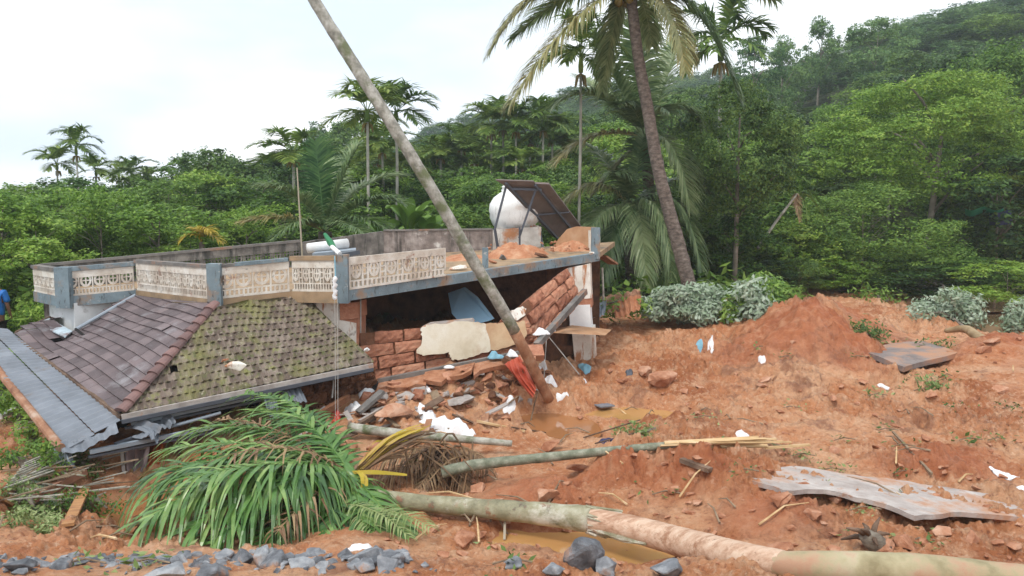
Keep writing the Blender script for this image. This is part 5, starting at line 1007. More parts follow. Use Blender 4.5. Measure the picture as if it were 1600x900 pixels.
# leaning trunk across the house
t = thing('leaning_palm', 'long pale bare palm trunk leaning up across the house front to the top edge', 'tree trunk', P(852, 618, 11.9))
path = catmull([P(858, 625, 12.0), P(800, 510, 11.4), P(735, 400, 11.0), P(680, 305, 10.8), P(600, 175, 10.6), P(540, 80, 10.5), P(488, -5, 10.4), P(440, -90, 10.3), P(400, -165, 10.2)], 60)
pa = path[7:]; rd = rads(path, [.082, .086, .084, .082, .08, .076, .072, .07])
m = MB(); m.tube(pa, [r*(1+(.035 if i % 2 else 0)) for i, r in enumerate(rd[7:])], 16, wob=.09, seed=2); m.build('trunk', M['bark_lean'], t, smooth=True)
m = MB(); m.tube(path[:8], [r*(1+(.035 if i % 2 else 0)) for i, r in enumerate(rd[:8])], 16, wob=.09, seed=2); m.build('muddy_base', mat('bark_muddy', [(.3, (.2, .09, .05)), (.55, (.36, .18, .1)), (.75, (.42, .3, .2))], scale=6, bump=.5), t, smooth=True)
# big fallen trunk in the foreground
t = thing('fallen_tree', 'thick fallen tree trunk across the foreground, greenish bark then peeled pink wood', 'tree trunk', G(900, 845))
path = catmull([P(575, 772, 8.35), P(650, 785, 8.2), P(760, 795, 7.95), P(850, 803, 7.75), P(925, 812, 7.5)], 40)
m = MB(); m.tube(path, [r*(1+.03*math.sin(i*.9)) for i, r in enumerate(rads(path, [.075, .092, .104, .118, .135]))], 20, wob=.05, seed=5); m.build('bark_section', M['bark_green'], t, smooth=True)
path = catmull([P(918, 811, 7.52), P(980, 824, 7.3), P(1050, 843, 6.9), P(1110, 860, 6.4), P(1165, 873, 6.0), P(1225, 881, 5.7)], 40)
m = MB(); m.tube(path, rads(path, [.116, .126, .134, .137, .13, .10]), 20, wob=.05, seed=6); m.build('peeled_section', M['peeled'], t, smooth=True)
path = catmull([P(1185, 877, 5.9), P(1240, 884, 5.65), P(1330, 888, 5.5), P(1440, 893, 5.4), P(1560, 906, 5.4), P(1680, 920, 5.3)], 40)
m = MB(); m.tube(path, rads(path, [.09, .11, .125, .125, .13, .12]), 18, wob=.06, seed=7); m.build('bark_section', mat('bark_yellowgreen', [(.3, (.24, .20, .11)), (.5, (.38, .33, .20)), (.7, (.50, .44, .31))], scale=4, bump=.3, stain=((.42, .25, .16), 2, .5, .62)), t, smooth=True)
rr = random.Random(3)
m = MB()
for k in range(26):   # torn bark fringe where the peeled wood starts
    a = rr.uniform(0, 6.28); c = P(922, 811, 7.51); u = np.array([0, math.cos(a)*.132, math.sin(a)*.132]); e = c+u*rr.uniform(.9, 1.0)+np.array([rr.uniform(.04, .34), -.08*rr.random(), -.03]); m.beam(c+u*1.0-np.array([.04, 0, 0]), e, rr.uniform(.012, .05), .010)
m.build('torn_bark', M['bark_green'], t)
m = MB()
for k in range(14):
    m.beam(P(1100+rr.uniform(-30, 40), 886+rr.uniform(-4, 8), 6.7), P(1170+rr.uniform(-20, 25), 890+rr.uniform(-10, 12), 6.4), .03, .012, roll=rr.uniform(0, 3))
m.build('splinters', M['split'], t)
m = MB(); pth = catmull([P(925, 826, 7.4), P(975, 842, 7.2), P(1010, 850, 7.0)], 8); m.tube(pth, [.02, .03, .01], 6) if False else m.tube(pth, rads(pth, [.02, .035, .012]), 7, wob=.4); m.build('bark_strip', M['bark_green'], t)
# pale thin trunk behind the fronds
t = thing('pale_log', 'thin pale fallen trunk lying behind the yellow frond', 'tree trunk', G(650, 690))
path = catmull([P(548, 668, 10.3), P(610, 676, 10.1), P(700, 684, 9.95), P(765, 690, 9.9), P(800, 693, 9.9)], 24); m = MB(); m.tube(path, rads(path, [.07, .065, .055, .045, .04]), 12, wob=.15, seed=8); m.build('trunk', M['bark_pale'], t, smooth=True)
# splintered fallen palm
t = thing('splintered_palm', 'fallen grey-green palm trunk split into pale splinters at its right end', 'tree trunk', G(900, 725))
path = catmull([P(690, 738, 8.8), P(740, 727, 8.85), P(810, 719, 8.9), P(900, 710, 8.95), P(990, 701, 9.0), P(1065, 694, 9.05)], 36); m = MB(); m.tube(path, [r*(1+(.05 if i % 2 else 0)) for i, r in enumerate(rads(path, [.068, .064, .058, .054, .05, .042]))], 14, wob=.08, seed=9); m.build('trunk', mat('bark_greypalm', [(.3, (.10, .11, .07)), (.5, (.20, .21, .15)), (.7, (.36, .36, .28))], scale=9, bump=.6), t, smooth=True)
rr = random.Random(4)
for k in range(9):
    a = P(1040+rr.uniform(-10, 25), 695+rr.uniform(-4, 5), 9.0+rr.uniform(-.06, .06)); b = P(1200+rr.uniform(-30, 68), 690+rr.uniform(-7, 8), 9.2+rr.uniform(-.1, .2)); MB().beam(a, b, rr.uniform(.02, .045), .02, roll=rr.uniform(0, 3)).build('splinter', M['split'], t)
for (a, b, w_, lb) in (((1015, 720, 8.9), (1252, 741, 8.75), .06, 'long pale split stave pointing right below the splintered palm'), ((1020, 728, 8.8), (1110, 735, 8.75), .04, 'short pale stave under the long split stave'), ((1195, 700, 9.4), (1265, 695, 9.5), .05, 'short pale splinter piece at the tip of the splintered palm')):
    tag(MB().beam(P(*a), P(*b), w_, .03, roll=.2).build('split_stave', M['split']), lb, 'wood stave')
# brown root and dead-frond mass
t = thing('dead_frond_tangle', 'brown tangle of dead fronds and roots at the base of the splintered palm', 'dead fronds', G(700, 770)); m = MB(); rr = random.Random(6)
for k in range(26):
    a = P(rr.uniform(640, 745), rr.uniform(690, 720), 9.4+rr.uniform(-.3, .3)); b = P(rr.uniform(645, 770), rr.uniform(730, 785), 8.9+rr.uniform(-.3, .2)); c = (a+b)/2+np.array([rr.uniform(-.2, .2), rr.uniform(-.2, .1), rr.uniform(.05, .3)]); pth = catmull([a, c, b], 6); m.tube(pth, rads(pth, [.012, .014, .004]), 4)
m.build('dead_stalks', M['frond_dead'], t)
for k, (q0, q1, q2) in enumerate([((690, 712, 9.3), (630, 700, 9.1), (560, 735, 8.9)), ((690, 714, 9.3), (640, 720, 9.0), (585, 752, 8.7)), ((690, 714, 9.2), (670, 740, 8.9), (640, 782, 8.6)), ((700, 712, 9.2), (720, 730, 8.9), (735, 775, 8.8)), ((700, 705, 9.4), (740, 690, 9.3), (765, 735, 9.0)), ((690, 705, 9.4), (640, 690, 9.3), (600, 722, 9.1))]):
    mb = MB(); frond(mb, P(*q0), P(*q1), P(*q2), 34, .42, .02, .75, seed=200+k, segs=4, rach=.014, fold=.05, ragged=.15); mb.build('dead_frond', M['frond_dead'], t)
m = MB()
for k in range(60):
    a = P(rr.uniform(660, 720), rr.uniform(700, 735), 9.2); b = a+np.array([rr.uniform(-.35, .3), rr.uniform(-.4, .1), rr.uniform(-.55, -.1)]); m.tube([a, (a+b)/2+np.array([rr.uniform(-.1, .1), 0, 0]), b], [.018, .014, .006], 4)
m.build('roots', M['wood_dark'], t)
o = rock('root_ball', P(690, 725, 9.35), (.45, .4, .4), M['soil_and_shade'], 77, 20, parent=t, rough=.3)
# the fallen palm crown with big green fronds
t = thing('fallen_palm_crown', 'fallen palm head with large fresh green fronds spread over the left foreground', 'palm fronds', G(540, 800)); cR = P(548, 742, 8.45)
near = [  # ctrl, tip (photo px, py, depth), scale, leaflet length
 ((420, 655, 8.7), (235, 765, 7.7), 1.05, 1.0), ((420, 640, 9.1), (300, 672, 9.0), .9, .7), ((400, 690, 8.0), (228, 812, 7.0), 1.05, .9), ((390, 700, 8.3), (250, 735, 7.9), .9, .9), ((480, 640, 9.2), (395, 640, 9.6), .8, .55), ((470, 680, 9.2), (350, 668, 9.7), .9, .6),
 ((500, 650, 9.2), (430, 622, 9.7), .6, .45), ((420, 670, 8.4), (265, 700, 8.6), .9, .75), ((450, 720, 7.9), (290, 830, 6.95), .9, .85), ((500, 610, 9.2), (380, 616, 9.9), .7, .5), ((500, 740, 8.0), (400, 850, 7.1), .8, .7), ((530, 760, 8.0), (500, 860, 7.1), .7, .62), ((470, 700, 7.9), (330, 850, 6.9), .9, .8), ((580, 770, 7.9), (662, 868, 7.2), .7, .45), ((555, 765, 7.9), (580, 858, 7.2), .6, .5), ((520, 690, 8.6), (455, 640, 9.0), .6, .5), ((500, 700, 8.2), (300, 745, 7.3), .9, .8)]
for i, (c, e, s_, ll_) in enumerate(near):
    mb = MB(); frond(mb, cR, P(*c), P(*e), int(46*s_), ll_*1.15, .046, .38 if i not in (1, 4, 5, 6, 9, 15) else .25, seed=i+60, fold=.15, rach=.014, start=.08, segs=6, ragged=.10, wild=.16, prof=lambda f: .75+.25*math.sin(math.pi*f)); mb.build('frond', M['frond_near'], t)
mb = MB()
for k, (c, e) in enumerate([((460, 670, 8.2), (330, 720, 7.9)), ((490, 760, 7.7), (430, 835, 7.0)), ((430, 650, 8.9), (340, 655, 9.1))]): frond(mb, cR, P(*c), P(*e), 26, .6, .03, .7, seed=300+k, segs=4, rach=.012, ragged=.4, wild=.4)
mb.build('withered_frond', M['frond_dead'], t)
rr = random.Random(14)
for nm_, mt_, n_, tx, ty in (('yellow_leaflets', 'frond_yellow', 26, (596, 672), (662, 704)), ('withered_leaflets', 'frond_dead', 34, (610, 690), (668, 722))):
    m = MB()
    for k in range(n_):
        f = rr.random(); p0 = P(552+rr.uniform(0, 16), 736+rr.uniform(-6, 4), 8.45); p2 = P(tx[0]+(tx[1]-tx[0])*f+rr.uniform(-6, 6), ty[1]+(ty[0]-ty[1])*f+rr.uniform(-5, 8), 8.9+rr.uniform(-.25, .2)); p1 = (p0+p2)/2+np.array([0, 0, rr.uniform(.03, .16)]); pts_ = catmull([p0, p1, p2], 7); V = []; ww = rr.uniform(.012, .026); wv = np.array([rr.uniform(-.3, .3), rr.uniform(.2, 1), rr.uniform(-.6, 1)]); wv /= np.linalg.norm(wv)
        for j, p in enumerate(pts_): V += [p-wv*ww*(1-(j/7)**3*.9), p+wv*ww*(1-(j/7)**3*.9)]
        m.add(V, [(2*j, 2*j+1, 2*j+3, 2*j+2) for j in range(7)])
    m.build(nm_, M[mt_], t)
m = MB()
for a, b, c in (((548, 738, 8.4), (590, 738, 8.3), (636, 742, 8.2)), ((560, 735, 8.4), (572, 750, 8.2), (570, 790, 8.05)), ((556, 736, 8.4), (566, 745, 8.2), (565, 775, 8.1))):
    p0, p1, p2 = P(*a), P(*b), P(*c); pts_ = catmull([p0, p1, p2], 8); V = []
    for k, p in enumerate(pts_): wv = np.array([.0, .01, .022])*(1.05-abs(k/8-.4)) if a[0] == 548 else np.array([.022, .01, 0])*(1.05-abs(k/8-.4)); V += [p-wv, p+wv]
    m.add(V, [(2*k, 2*k+1, 2*k+3, 2*k+2) for k in range(8)])
m.build('yellow_leaflet', M['frond_yellow'], t)
m = MB(); m.tube([P(520, 700, 8.9), P(535, 725, 8.6), P(548, 742, 8.45), P(575, 765, 8.35)], [.05, .07, .085, .08], 12); m.build('stem', M['frond_near'], t, smooth=True)
m = MB(); m.tube([P(536, 748, 8.15), P(538, 756, 8.1), P(539, 768, 8.05), P(538, 778, 8.0)], [.02, .055, .06, .02], 10); m.build('green_nut', flat('green_nut', (.25, .38, .04), .4), t, smooth=True)
mb = MB()
for k, (bx, by, ex, ey) in enumerate([(520, 790, 640, 840), (540, 800, 600, 862), (560, 800, 672, 824), (480, 800, 440, 860)]): frond(mb, P(bx, by, 7.9), P((bx+ex)/2, by-12, 7.7), P(ex, ey, 7.2), 22, .3, .022, .5, seed=120+k, segs=3, rach=.01)
mb.build('small_frond', M['leaf_sprig'], t)
# ---- stones of the road embankment
rr = random.Random(21); cnt = 0
heros = [((912, 880), (.36, .3, .36), 'largest dark angular stone, alone in the bottom centre beside the puddle'), ((946, 888), (.16, .2, .18), 'smaller dark stone touching the right side of the largest stone'), ((866, 888), (.17, .2, .12), 'flat dark stone left of the largest stone'), ((800, 880), (.2, .18, .14), 'dark stone with green sprigs in the bottom centre'), ((1042, 892), (.28, .25, .2), 'dark stone under the peeled trunk at the bottom edge'),
         ((408, 876), (.36, .26, .24), 'pointed grey stone standing highest in the row under the green fronds'), ((24, 884), (.34, .2, .12), 'flat grey stone at the bottom left corner'), ((335, 893), (.34, .25, .16), 'broad grey stone at the bottom edge below the green fronds'), ((572, 880), (.2, .2, .14), 'grey stone below the fallen palm crown near the right end of the stone row'), ((250, 896), (.4, .3, .16), 'black flat stone at the bottom edge, darkest in the row')]
def gtop(px, py, s): p = G(px, py); return p+np.array([0, 0, s])
for (px, py), s_, lb in heros:
    p = G(px, py+10); o = rock('stone', p+np.array([0, 0, s_[2]*.25]), s_, M['stone'], 500+cnt, 13, rough=.07); tag(o, lb, 'stone', 'dark stones along the road edge'); cnt += 1
for i in range(190):
    px = rr.uniform(-10, 640); py = 864+rr.triangular(-2, 32, 8)+(6 if px < 80 else 0); s_ = rr.uniform(.03, .12)+.16*rr.random()**4; p = G(px, py+rr.uniform(-3, 3)); p[2] -= s_*.12
    if 120 < px < 200 and py > 884: continue
    o = rock('stone', p+np.array([0, 0, s_*.12]), (s_*rr.uniform(1, 1.6), s_, s_*rr.uniform(.5, .9)), M['stone'], 600+i, 12, rough=.07, sub=1 if s_ > .14 else 0); tag(o, 'small broken grey stone in the row along the muddy road edge', 'stone', 'dark stones along the road edge')
for i in range(80):
    px = rr.uniform(0, 1600); py = rr.uniform(872, 899); s_ = rr.uniform(.03, .07)
    if px > 1000 and rr.random() < .6: continue
    p = G(px, py); o = rock('pebble', p+np.array([0, 0, s_*.2]), (s_*1.3, s_, s_*.7), M['stone'] if px < 700 else M['clod'], 900+i, 9, sub=0); tag(o, 'pebble in the mud along the bottom edge', 'stone', 'pebbles along the road edge')
# ---- clods over the mud
lumps = [((1035, 598), (.75, .5, .36), 'biggest orange boulder in the middle of the mud field'), ((975, 598), (.38, .2, .2), 'muddy lump left of the biggest boulder'), ((615, 655), (.62, .45, .34), 'rounded orange boulder in front of the red block wall'), ((1005, 583), (.3, .28, .22), 'lump at the upper left of the biggest boulder'),
 ((722, 632), (.6, .4, .14), 'flat brown slab propped in the mud below the wall'), ((905, 655), (.12, .2, .1), 'small muddy lump above the flat wet mud'), ((1505, 795), (.24, .16, .12), 'orange rock lying on the right end of the concrete slab'), ((1465, 778), (.13, .1, .07), 'small orange rock left of its bigger neighbour on the concrete slab'), ((1090, 606), (.32, .16, .07), 'flat reddish stone right of the biggest boulder'), ((1190, 603), (.28, .18, .08), 'flat dark clod in the open mud right of centre'),
 ((548, 700), (.28, .25, .2), 'orange clod between the pale trunk and the yellow frond'), ((590, 705), (.3, .3, .16), 'reddish clod below the pale trunk'), ((1268, 806), (.2, .2, .12), 'ochre clod on the near mud bank'), ((155, 690), (.10, .1, .1), 'small orange clod caught on the sheet roof end'), ((696, 618), (.2, .16, .12), 'greyish rubble lump left of the propped slab'), ((735, 584), (.3, .16, .12), 'tan clod lying on the plinth before the wall')]
for i, ((px, py), s_, lb) in enumerate(lumps):
    p = G(px, py) if i not in (13, 15) else (P(157, 690, 9.5) if i == 13 else P(727, 577, 11.9)); o = rock('boulder', p+np.array([0, 0, s_[2]*(.22 if i != 4 else .6)]), s_, M['clod'] if i not in (4, 14) else M['concrete'], 1200+i, 15, rough=.16); tag(o, lb, 'boulder')
rr = random.Random(77)
for i in range(330):
    px = rr.uniform(600, 1600); py = 500+(rr.random()**.7)*370
    if px < 900 and py < 610: continue
    p = G(px, py); s_ = rr.uniform(.03, .13)*(1 if rr.random() < .8 else 2.6)
    if p[1] > 25: continue
    if cnt > 290: break
    o = rock('mud_clod', p+np.array([0, 0, s_*.12]), (s_*1.4, s_, s_*.7), M['clod'], 2000+i, 10, rough=.2, sub=0); tag(o, 'small clod of orange mud lying in the mud field', 'clod', 'mud clods over the landslide'); cnt += 1
rr = random.Random(123)
for i in range(85):
    u = rr.random(); px = 560+u*300; py = 612-u*30+rr.uniform(-4, 46); p = G(px, py); s_ = rr.uniform(.08, .26)
    o = rock('wall_fragment', p+np.array([0, 0, s_*.2]), (s_*1.4, s_, s_*.8), M[rr.choice(['laterite', 'laterite', 'clod', 'laterite_dark', 'concrete'])], 3000+i, 9, rough=.12, sub=1 if s_ > .16 else 0); tag(o, 'broken red block fragment in the rubble at the foot of the collapsed wall', 'rubble', 'wall fragments before the house')
for i in range(44):
    px = rr.uniform(440, 800); py = rr.uniform(628, 700)-max(0, px-600)*.12; p = G(px, py); a = rr.uniform(0, 3.1); L_ = rr.uniform(.15, .4); d_ = np.array([math.cos(a)*L_, math.sin(a)*L_, rr.uniform(-.03, .12)]); tag(MB().beam(p+np.array([0, 0, .05]), p+d_+np.array([0, 0, .06]), rr.uniform(.04, .14), .02, roll=rr.uniform(-.6, .6)).build('broken_board', M[rr.choice(['wood_dark', 'concrete', 'rust', 'twig'])]), 'broken board scrap in the rubble at the foot of the collapsed house', 'board scrap', 'board scraps by the palm fronds')
# ---- slabs and sheets on the mud
def slab(name, pts, th, mt, label, cat='slab'):
    top = [P(*p) for p in pts]; m = MB(); rr2 = random.Random(len(label)); t2 = []
    for i in range(len(top)):
        a, b = top[i], top[(i+1) % len(top)]
        for k in range(5): q = a*(1-k/5)+b*k/5; t2.append(q+np.array([rr2.uniform(-.03, .03), rr2.uniform(-.05, .05), rr2.uniform(-.006, .006)])*(1 if k else .3))
    m.prism(t2, (0, .01, -th)); return tag(m.build(name, mt), label, cat)
slab('concrete_slab', [(1348, 548, 14.7), (1412, 573, 13.9), (1500, 550, 15.0), (1440, 532, 16.4), (1385, 538, 16.0)], .10, M['slabdark'], 'tilted dark grey concrete slab on the mud right of the mound')
def flatslab(name, pix, th, mt, label, up=.03):
    g = [G(*p) for p in pix]; A = np.array([[p[0], p[1], 1] for p in g]); s = np.linalg.lstsq(A, np.array([p[2] for p in g]), rcond=None)[0]
    pl = (np.array([0, 0, s[2]+up]), np.array([-s[0], -s[1], 1])/np.linalg.norm([s[0], s[1], 1])); top = []; rr2 = random.Random(len(label))
    for i in range(len(pix)):
        a, b = pix[i], pix[(i+1) % len(pix)]
        for k in range(5): t_ = k/5; j = 1.3 if k else .3; top.append(on(pl, a[0]*(1-t_)+b[0]*t_+rr2.uniform(-j, j)*2, a[1]*(1-t_)+b[1]*t_+rr2.uniform(-j, j)))
    m = MB(); m.prism(top, (0, 0, -th)); return tag(m.build(name, mt), label, 'slab')
flatslab('concrete_slab', [(1130, 737), (1240, 728), (1330, 741), (1420, 752), (1520, 768), (1640, 786), (1640, 812), (1500, 800), (1430, 806), (1370, 784), (1290, 765), (1225, 766)], .05, M['slabmud'], 'long pale concrete slab lying flat across the right foreground mud', .05)
# rusty corrugated sheets right of the house
t = thing('crumpled_roofing', 'crumpled rusty corrugated sheets with a pale sheet against them right of the house', 'metal sheets', P(970, 490, 17.8))
sheet('rusty_sheet', [P(938, 466, 18.0), P(1000, 448, 18.4), P(1002, 470, 17.6), P(950, 490, 17.4)], M['rust'], t, .03, 5, 4, .06, 21); sheet('rusty_sheet', [P(955, 478, 17.6), P(1002, 464, 17.8), P(1000, 486, 17.2), P(962, 496, 17.1)], mat('rust_orange', [(.3, (.3, .11, .05)), (.7, (.5, .23, .12))], scale=4), t, .025, 5, 4, .05, 22)
sheet('pale_sheet', [P(930, 472, 17.6), P(948, 464, 17.8), P(946, 490, 17.2), P(926, 500, 17.0)], M['steel_light'], t, .02, 3, 4, .08, 23)
# things outside the house's right corner
tag(MB().beam(P(940, 400, 16.6), P(958, 412, 17.0), .25, .04).build('awning_scrap', M['rust']), 'rusty scrap hanging off the right end of the roof slab', 'metal scrap'); tag(MB().tube([P(941, 418, 16.5), P(943, 470, 16.3)], .025, 6).build('downpipe', M['bark_pale']), 'thin upright pole just right of the white column', 'pole')
# ---- cloths, sacks and litter
def cloth(name, px, py, sx, sy, mt, label, seed=0, h=.1, rot=0, cat='cloth', z=0, nu=26, nv=20, at=None):
    c = G(px, py) if at is None else at; V = []; rr2 = random.Random(seed)
    for j in range(nv+1):
        for i in range(nu+1):
            u, v = i/nu*2-1, j/nv*2-1; q = 1+.25*float(vnoise(math.atan2(v, u)*1.5+seed, seed*.7, seed)); r = max(abs(u), abs(v)); rnd_ = math.hypot(u, v); k = (r/rnd_ if rnd_ > 0 else 1)*.6+.4; x, y = u*k*sx*q/2, v*k*sy*q/2
            X, Y = x*math.cos(rot)-y*math.sin(rot), x*math.sin(rot)+y*math.cos(rot); f = abs(float(fbm(x*5+seed, y*5, 3, seed)))*1.5+.3
            gg = gz(c[0]+X, c[1]+Y) if at is None else c[2]; V.append((c[0]+X, c[1]+Y, gg+z+h*f*(1-r**3)+.006))
    W = nu+1; Fc = [(j*W+i, j*W+i+1, (j+1)*W+i+1, (j+1)*W+i) for j in range(nv) for i in range(nu)]; k = len(V); V2 = V+[(a, b, c_-.012) for a, b, c_ in V]; Fc += [tuple(x+k for x in reversed(f)) for f in Fc]
    m = MB(); m.add(V2, Fc); return tag(m.build(name, mt, smooth=True), label, cat)
cw = M['cloth_white']
cloth('white_sack', 702, 668, .85, .34, cw, 'largest crumpled white sheet of cloth in the mud below the wall', 1, .16, -.35); cloth('white_sack', 668, 652, .3, .22, cw, 'small end of white cloth at the left tip of the largest sheet', 2, .12, 0)
for i, a in enumerate([(503, 655, .26, .3, .22, 'white rounded plastic scrap beside the red rag'), (552, 640, .16, .3, .2, 'upright white scrap right of the red rag'), (572, 616, .26, .26, .12, 'white scrap by the black bag in front of the block wall'), (440, 632, .5, .2, .15, 'white torn sacking under the small hanging roof sheets'), (475, 630, .3, .2, .16, 'white lump of sacking at the foot of the mossy roof'), (796, 628, .42, .2, .10, 'white mud-specked bundle left of the red plastic sheet'), (858, 602, .24, .26, .2, 'white container-like lump right of the leaning trunk foot'), (879, 622, .2, .12, .06, 'small white scrap alone on the mud right of the trunk foot'), (655, 608, .18, .12, .12, 'white folded paper scrap in the rubble, left one of two'), (668, 612, .18, .12, .10, 'white folded paper scrap in the rubble, right one of two'), (838, 578, .12, .3, .08, 'long white rag beside the leaning trunk foot'), (850, 574, .12, .2, .12, 'short white rag right of the long white rag'), (1110, 536, .4, .14, .08, 'white and dark rag heap in front of the fallen pale crown'), (1160, 680, .2, .14, .06, 'white scrap near the tip of the splintered palm'), (1380, 603, .26, .07, .05, 'thin white strip on the mud below the grey slab'), (1568, 742, .16, .3, .06, 'pale pipe-like scrap near the right edge'), (1190, 560, .2, .1, .04, 'small pale scrap below the mud mound'), (917, 603, .1, .1, .05, 'tiny white scrap on the mud below the blue rag'), (1597, 766, .2, .16, .05, 'pale scrap at the very right edge of the mud'), (565, 857, .3, .18, .06, 'pale grey scrap lying on the stones below the palm crown')]):
    cloth('white_scrap', a[0], a[1], a[2], a[3], cw, a[5], 10+i, a[4]*.8, i*.9, 'scrap')
cloth('red_rag', 524, 655, .2, .3, M['red'], 'crumpled red rag between two white scraps by the fronds', 41, .13, .2); cloth('blue_rag', 912, 574, .22, .3, M['lightblue'], 'light blue rag on the mud below the ledge', 42, .08, .6); cloth('blue_bag', 775, 556, .3, .16, M['lightblue'], 'blue and white plastic bag lying on the plinth by the leaning trunk', 43, .12, 0, 'bag', at=P(775, 557, 12.3)+np.array([0, 0, -.02]))
cloth('white_scrap', 800, 552, .2, .14, cw, 'white litter beside the blue bag on the plinth', 44, .08, 0, 'scrap', at=P(800, 556, 12.4)); cloth('white_scrap', 702, 572, .16, .1, cw, 'small white litter at the foot of the plaster', 45, .05, 0, 'scrap', at=P(702, 574, 12.1)); cloth('black_bag', 585, 607, .14, .2, M['dark'], 'black plastic bag at the foot of the block wall', 46, .16, 0, 'bag'); cloth('green_scrap', 60, 770, .4, .3, M['leaf_pale'], 'pale green torn leaf sheet in the left debris', 47, .06, 0, 'scrap')
cloth('dark_cloth', 955, 690, .3, .16, M['navy'], 'dark blue-grey cloth in front of the green twigs', 48, .04, 0); cloth('dark_bag', 983, 586, .16, .16, M['steel'], 'dark grey bag on the mud left of the biggest boulder', 49, .12, 0, 'bag'); cloth('blue_rag', 1093, 540, .14, .1, M['lightblue'], 'small blue rag in the litter before the fallen pale crown', 50, .06, 0)
# brick piece on the mossy roof, broken tile beside it
o = rock('plaster_block', P(371, 573, 10.35), (.36, .2, .16), M['whitestain'], 1501, 11, rough=.05); o.rotation_euler = (-.5, .1, .25); tag(o, 'white-plastered block lying on the mossy tiled roof', 'block')
o = rock('plaster_block', P(573, 546, 11.1), (.16, .1, .1), M['white'], 1502, 10, rough=.05); tag(o, 'small white chip at the right end of the mossy roof', 'block'); tag(rock('tile_fragment', P(350, 563, 10.45), (.14, .08, .05), M['clod'], 1503, 9), 'red tile fragment beside the white-plastered block on the roof', 'tile fragment')
# red plastic sheet
V = [P(788, 568, 12.0), P(812, 556, 12.1), P(838, 606, 11.75), P(832, 622, 11.6)]
m = MB(); W = 25; VV = []
for j in range(17):
    for i in range(W): u, v = i/(W-1), j/16; bul = math.sin(math.pi*u)*.08*math.sin(math.pi*v); p = (V[0]*(1-u)+V[1]*u)*(1-v)+(V[3]*(1-u)+V[2]*u)*v; VV.append(p+np.array([bul*-1.2*(1-u), -.05*math.sin(u*22+v*3)*(.4+v)-.05*float(vnoise(u*3, v*4, 4)), 0]))
m.add(VV, [(j*W+i, j*W+i+1, (j+1)*W+i+1, (j+1)*W+i) for j in range(16) for i in range(W-1)]); tag(m.build('red_plastic_sheet', mat('redsheet', [(.3, (.42, .07, .035)), (.7, (.62, .14, .08))], scale=4, rough=.5, bump=.2)), 'pleated red plastic sheet hanging by the foot of the leaning trunk', 'plastic sheet')
# small planks, beams, sticks
def stick(a, b, w_, h_, mt, name, lb, cat='plank', world=False, roll=0): tag(MB().beam(P(*a), P(*b), w_, h_, roll=roll).build(name, mt), lb, cat)
def gstick(a, b, w_, h_, mt, name, lb, cat='plank', za=.04, zb=.04, group=None): tag(MB().beam(G(*a)+np.array([0, 0, za]), G(*b)+np.array([0, 0, zb]), w_, h_).build(name, mt), lb, cat, group)
gstick((45, 800), (135, 762), .07, .09, mat('beam_brown', [(.3, (.22, .10, .06)), (.7, (.38, .2, .13))], scale=4), 'timber_beam', 'reddish brown beam lying in the left debris', 'beam', .12, .22); gstick((106, 825), (134, 778), .11, .03, M['wood'], 'plank', 'short orange plank standing out of the mud at lower left', za=.03, zb=.12)
gstick((-10, 790), (24, 808), .1, .03, M['wood'], 'plank', 'orange plank end at the left edge', za=.1, zb=.1); gstick((0, 662), (32, 645), .08, .06, M['white'], 'white_pipe', 'white pipe at the left edge beside the rusty gutter', 'pipe', .1, .1); gstick((82, 752), (115, 768), .07, .04, M['wood'], 'plank', 'small reddish plank in the left debris above the beam', za=.2, zb=.16)
gstick((560, 655), (598, 632), .14, .05, M['concrete_dark'], 'plank', 'grey plank leaning on rubble before the block wall', za=.1, zb=.2); gstick((530, 690), (600, 650), .06, .05, M['wood_dark'], 'plank', 'dark stick under the grey plank', za=.06, zb=.1); gstick((600, 600), (690, 628), .04, .04, M['wood_dark'], 'plank', 'dark branch lying before the plinth', za=.08, zb=.06)
gstick((745, 662), (820, 678), .035, .03, M['split'], 'stick', 'pale stick right of the big white sheet', 'stick'); gstick((800, 672), (852, 680), .03, .02, M['wood_dark'], 'stick', 'dark stick continuing right of the pale stick', 'stick'); gstick((1395, 680), (1455, 750), .03, .025, M['twig'], 'stick', 'long brown stick in the mud behind the flat concrete slab', 'stick', .05, .08)
gstick((790, 815), (788, 848), .025, .02, M['bamboo'], 'stick', 'short pale stick upright below the big fallen trunk', 'stick', .22, .03); gstick((912, 690), (1000, 668), .015, .015, M['wood_dark'], 'stick', 'thin arched dark twig beside the yellow puddle', 'stick', .06, .12); gstick((930, 700), (990, 682), .015, .015, M['wood_dark'], 'stick', 'second thin dark twig below the arched one', 'stick', .06, .05)
gstick((930, 636), (952, 634), .3, .02, M['sheet'], 'metal_scrap', 'small grey corrugated scrap at the left end of the yellow puddle', 'metal scrap', .03, .03); gstick((1065, 725), (1110, 742), .08, .05, M['wood_dark'], 'branch', 'dark knobby branch under the pale stave', 'branch', .05, .05); gstick((850, 585), (868, 590), .2, .1, M['white'], 'plastic_tub', 'white plastic tub fragment under the ledge', 'tub', .08, .08) if False else None
stick((788, 560, 12.2), (838, 596, 11.9), .10, .10, M['laterite_dark'], 'broken_lintel', 'reddish lintel piece behind the red plastic sheet', 'beam'); stick((833, 543, 12.6), (836, 560, 12.4), .3, .14, M['laterite'], 'loose_block', 'loose red block beside the leaning trunk below the diagonal wall', 'block')
stick((854, 527, 13.4), (850, 590, 12.5), .012, .012, M['rope'], 'hanging_wire', 'wire hanging straight down from the ledge', 'wire'); stick((858, 527, 13.4), (905, 585, 13.0), .014, .014, M['rope'], 'stay_wire', 'wire slanting right down from the ledge', 'wire')
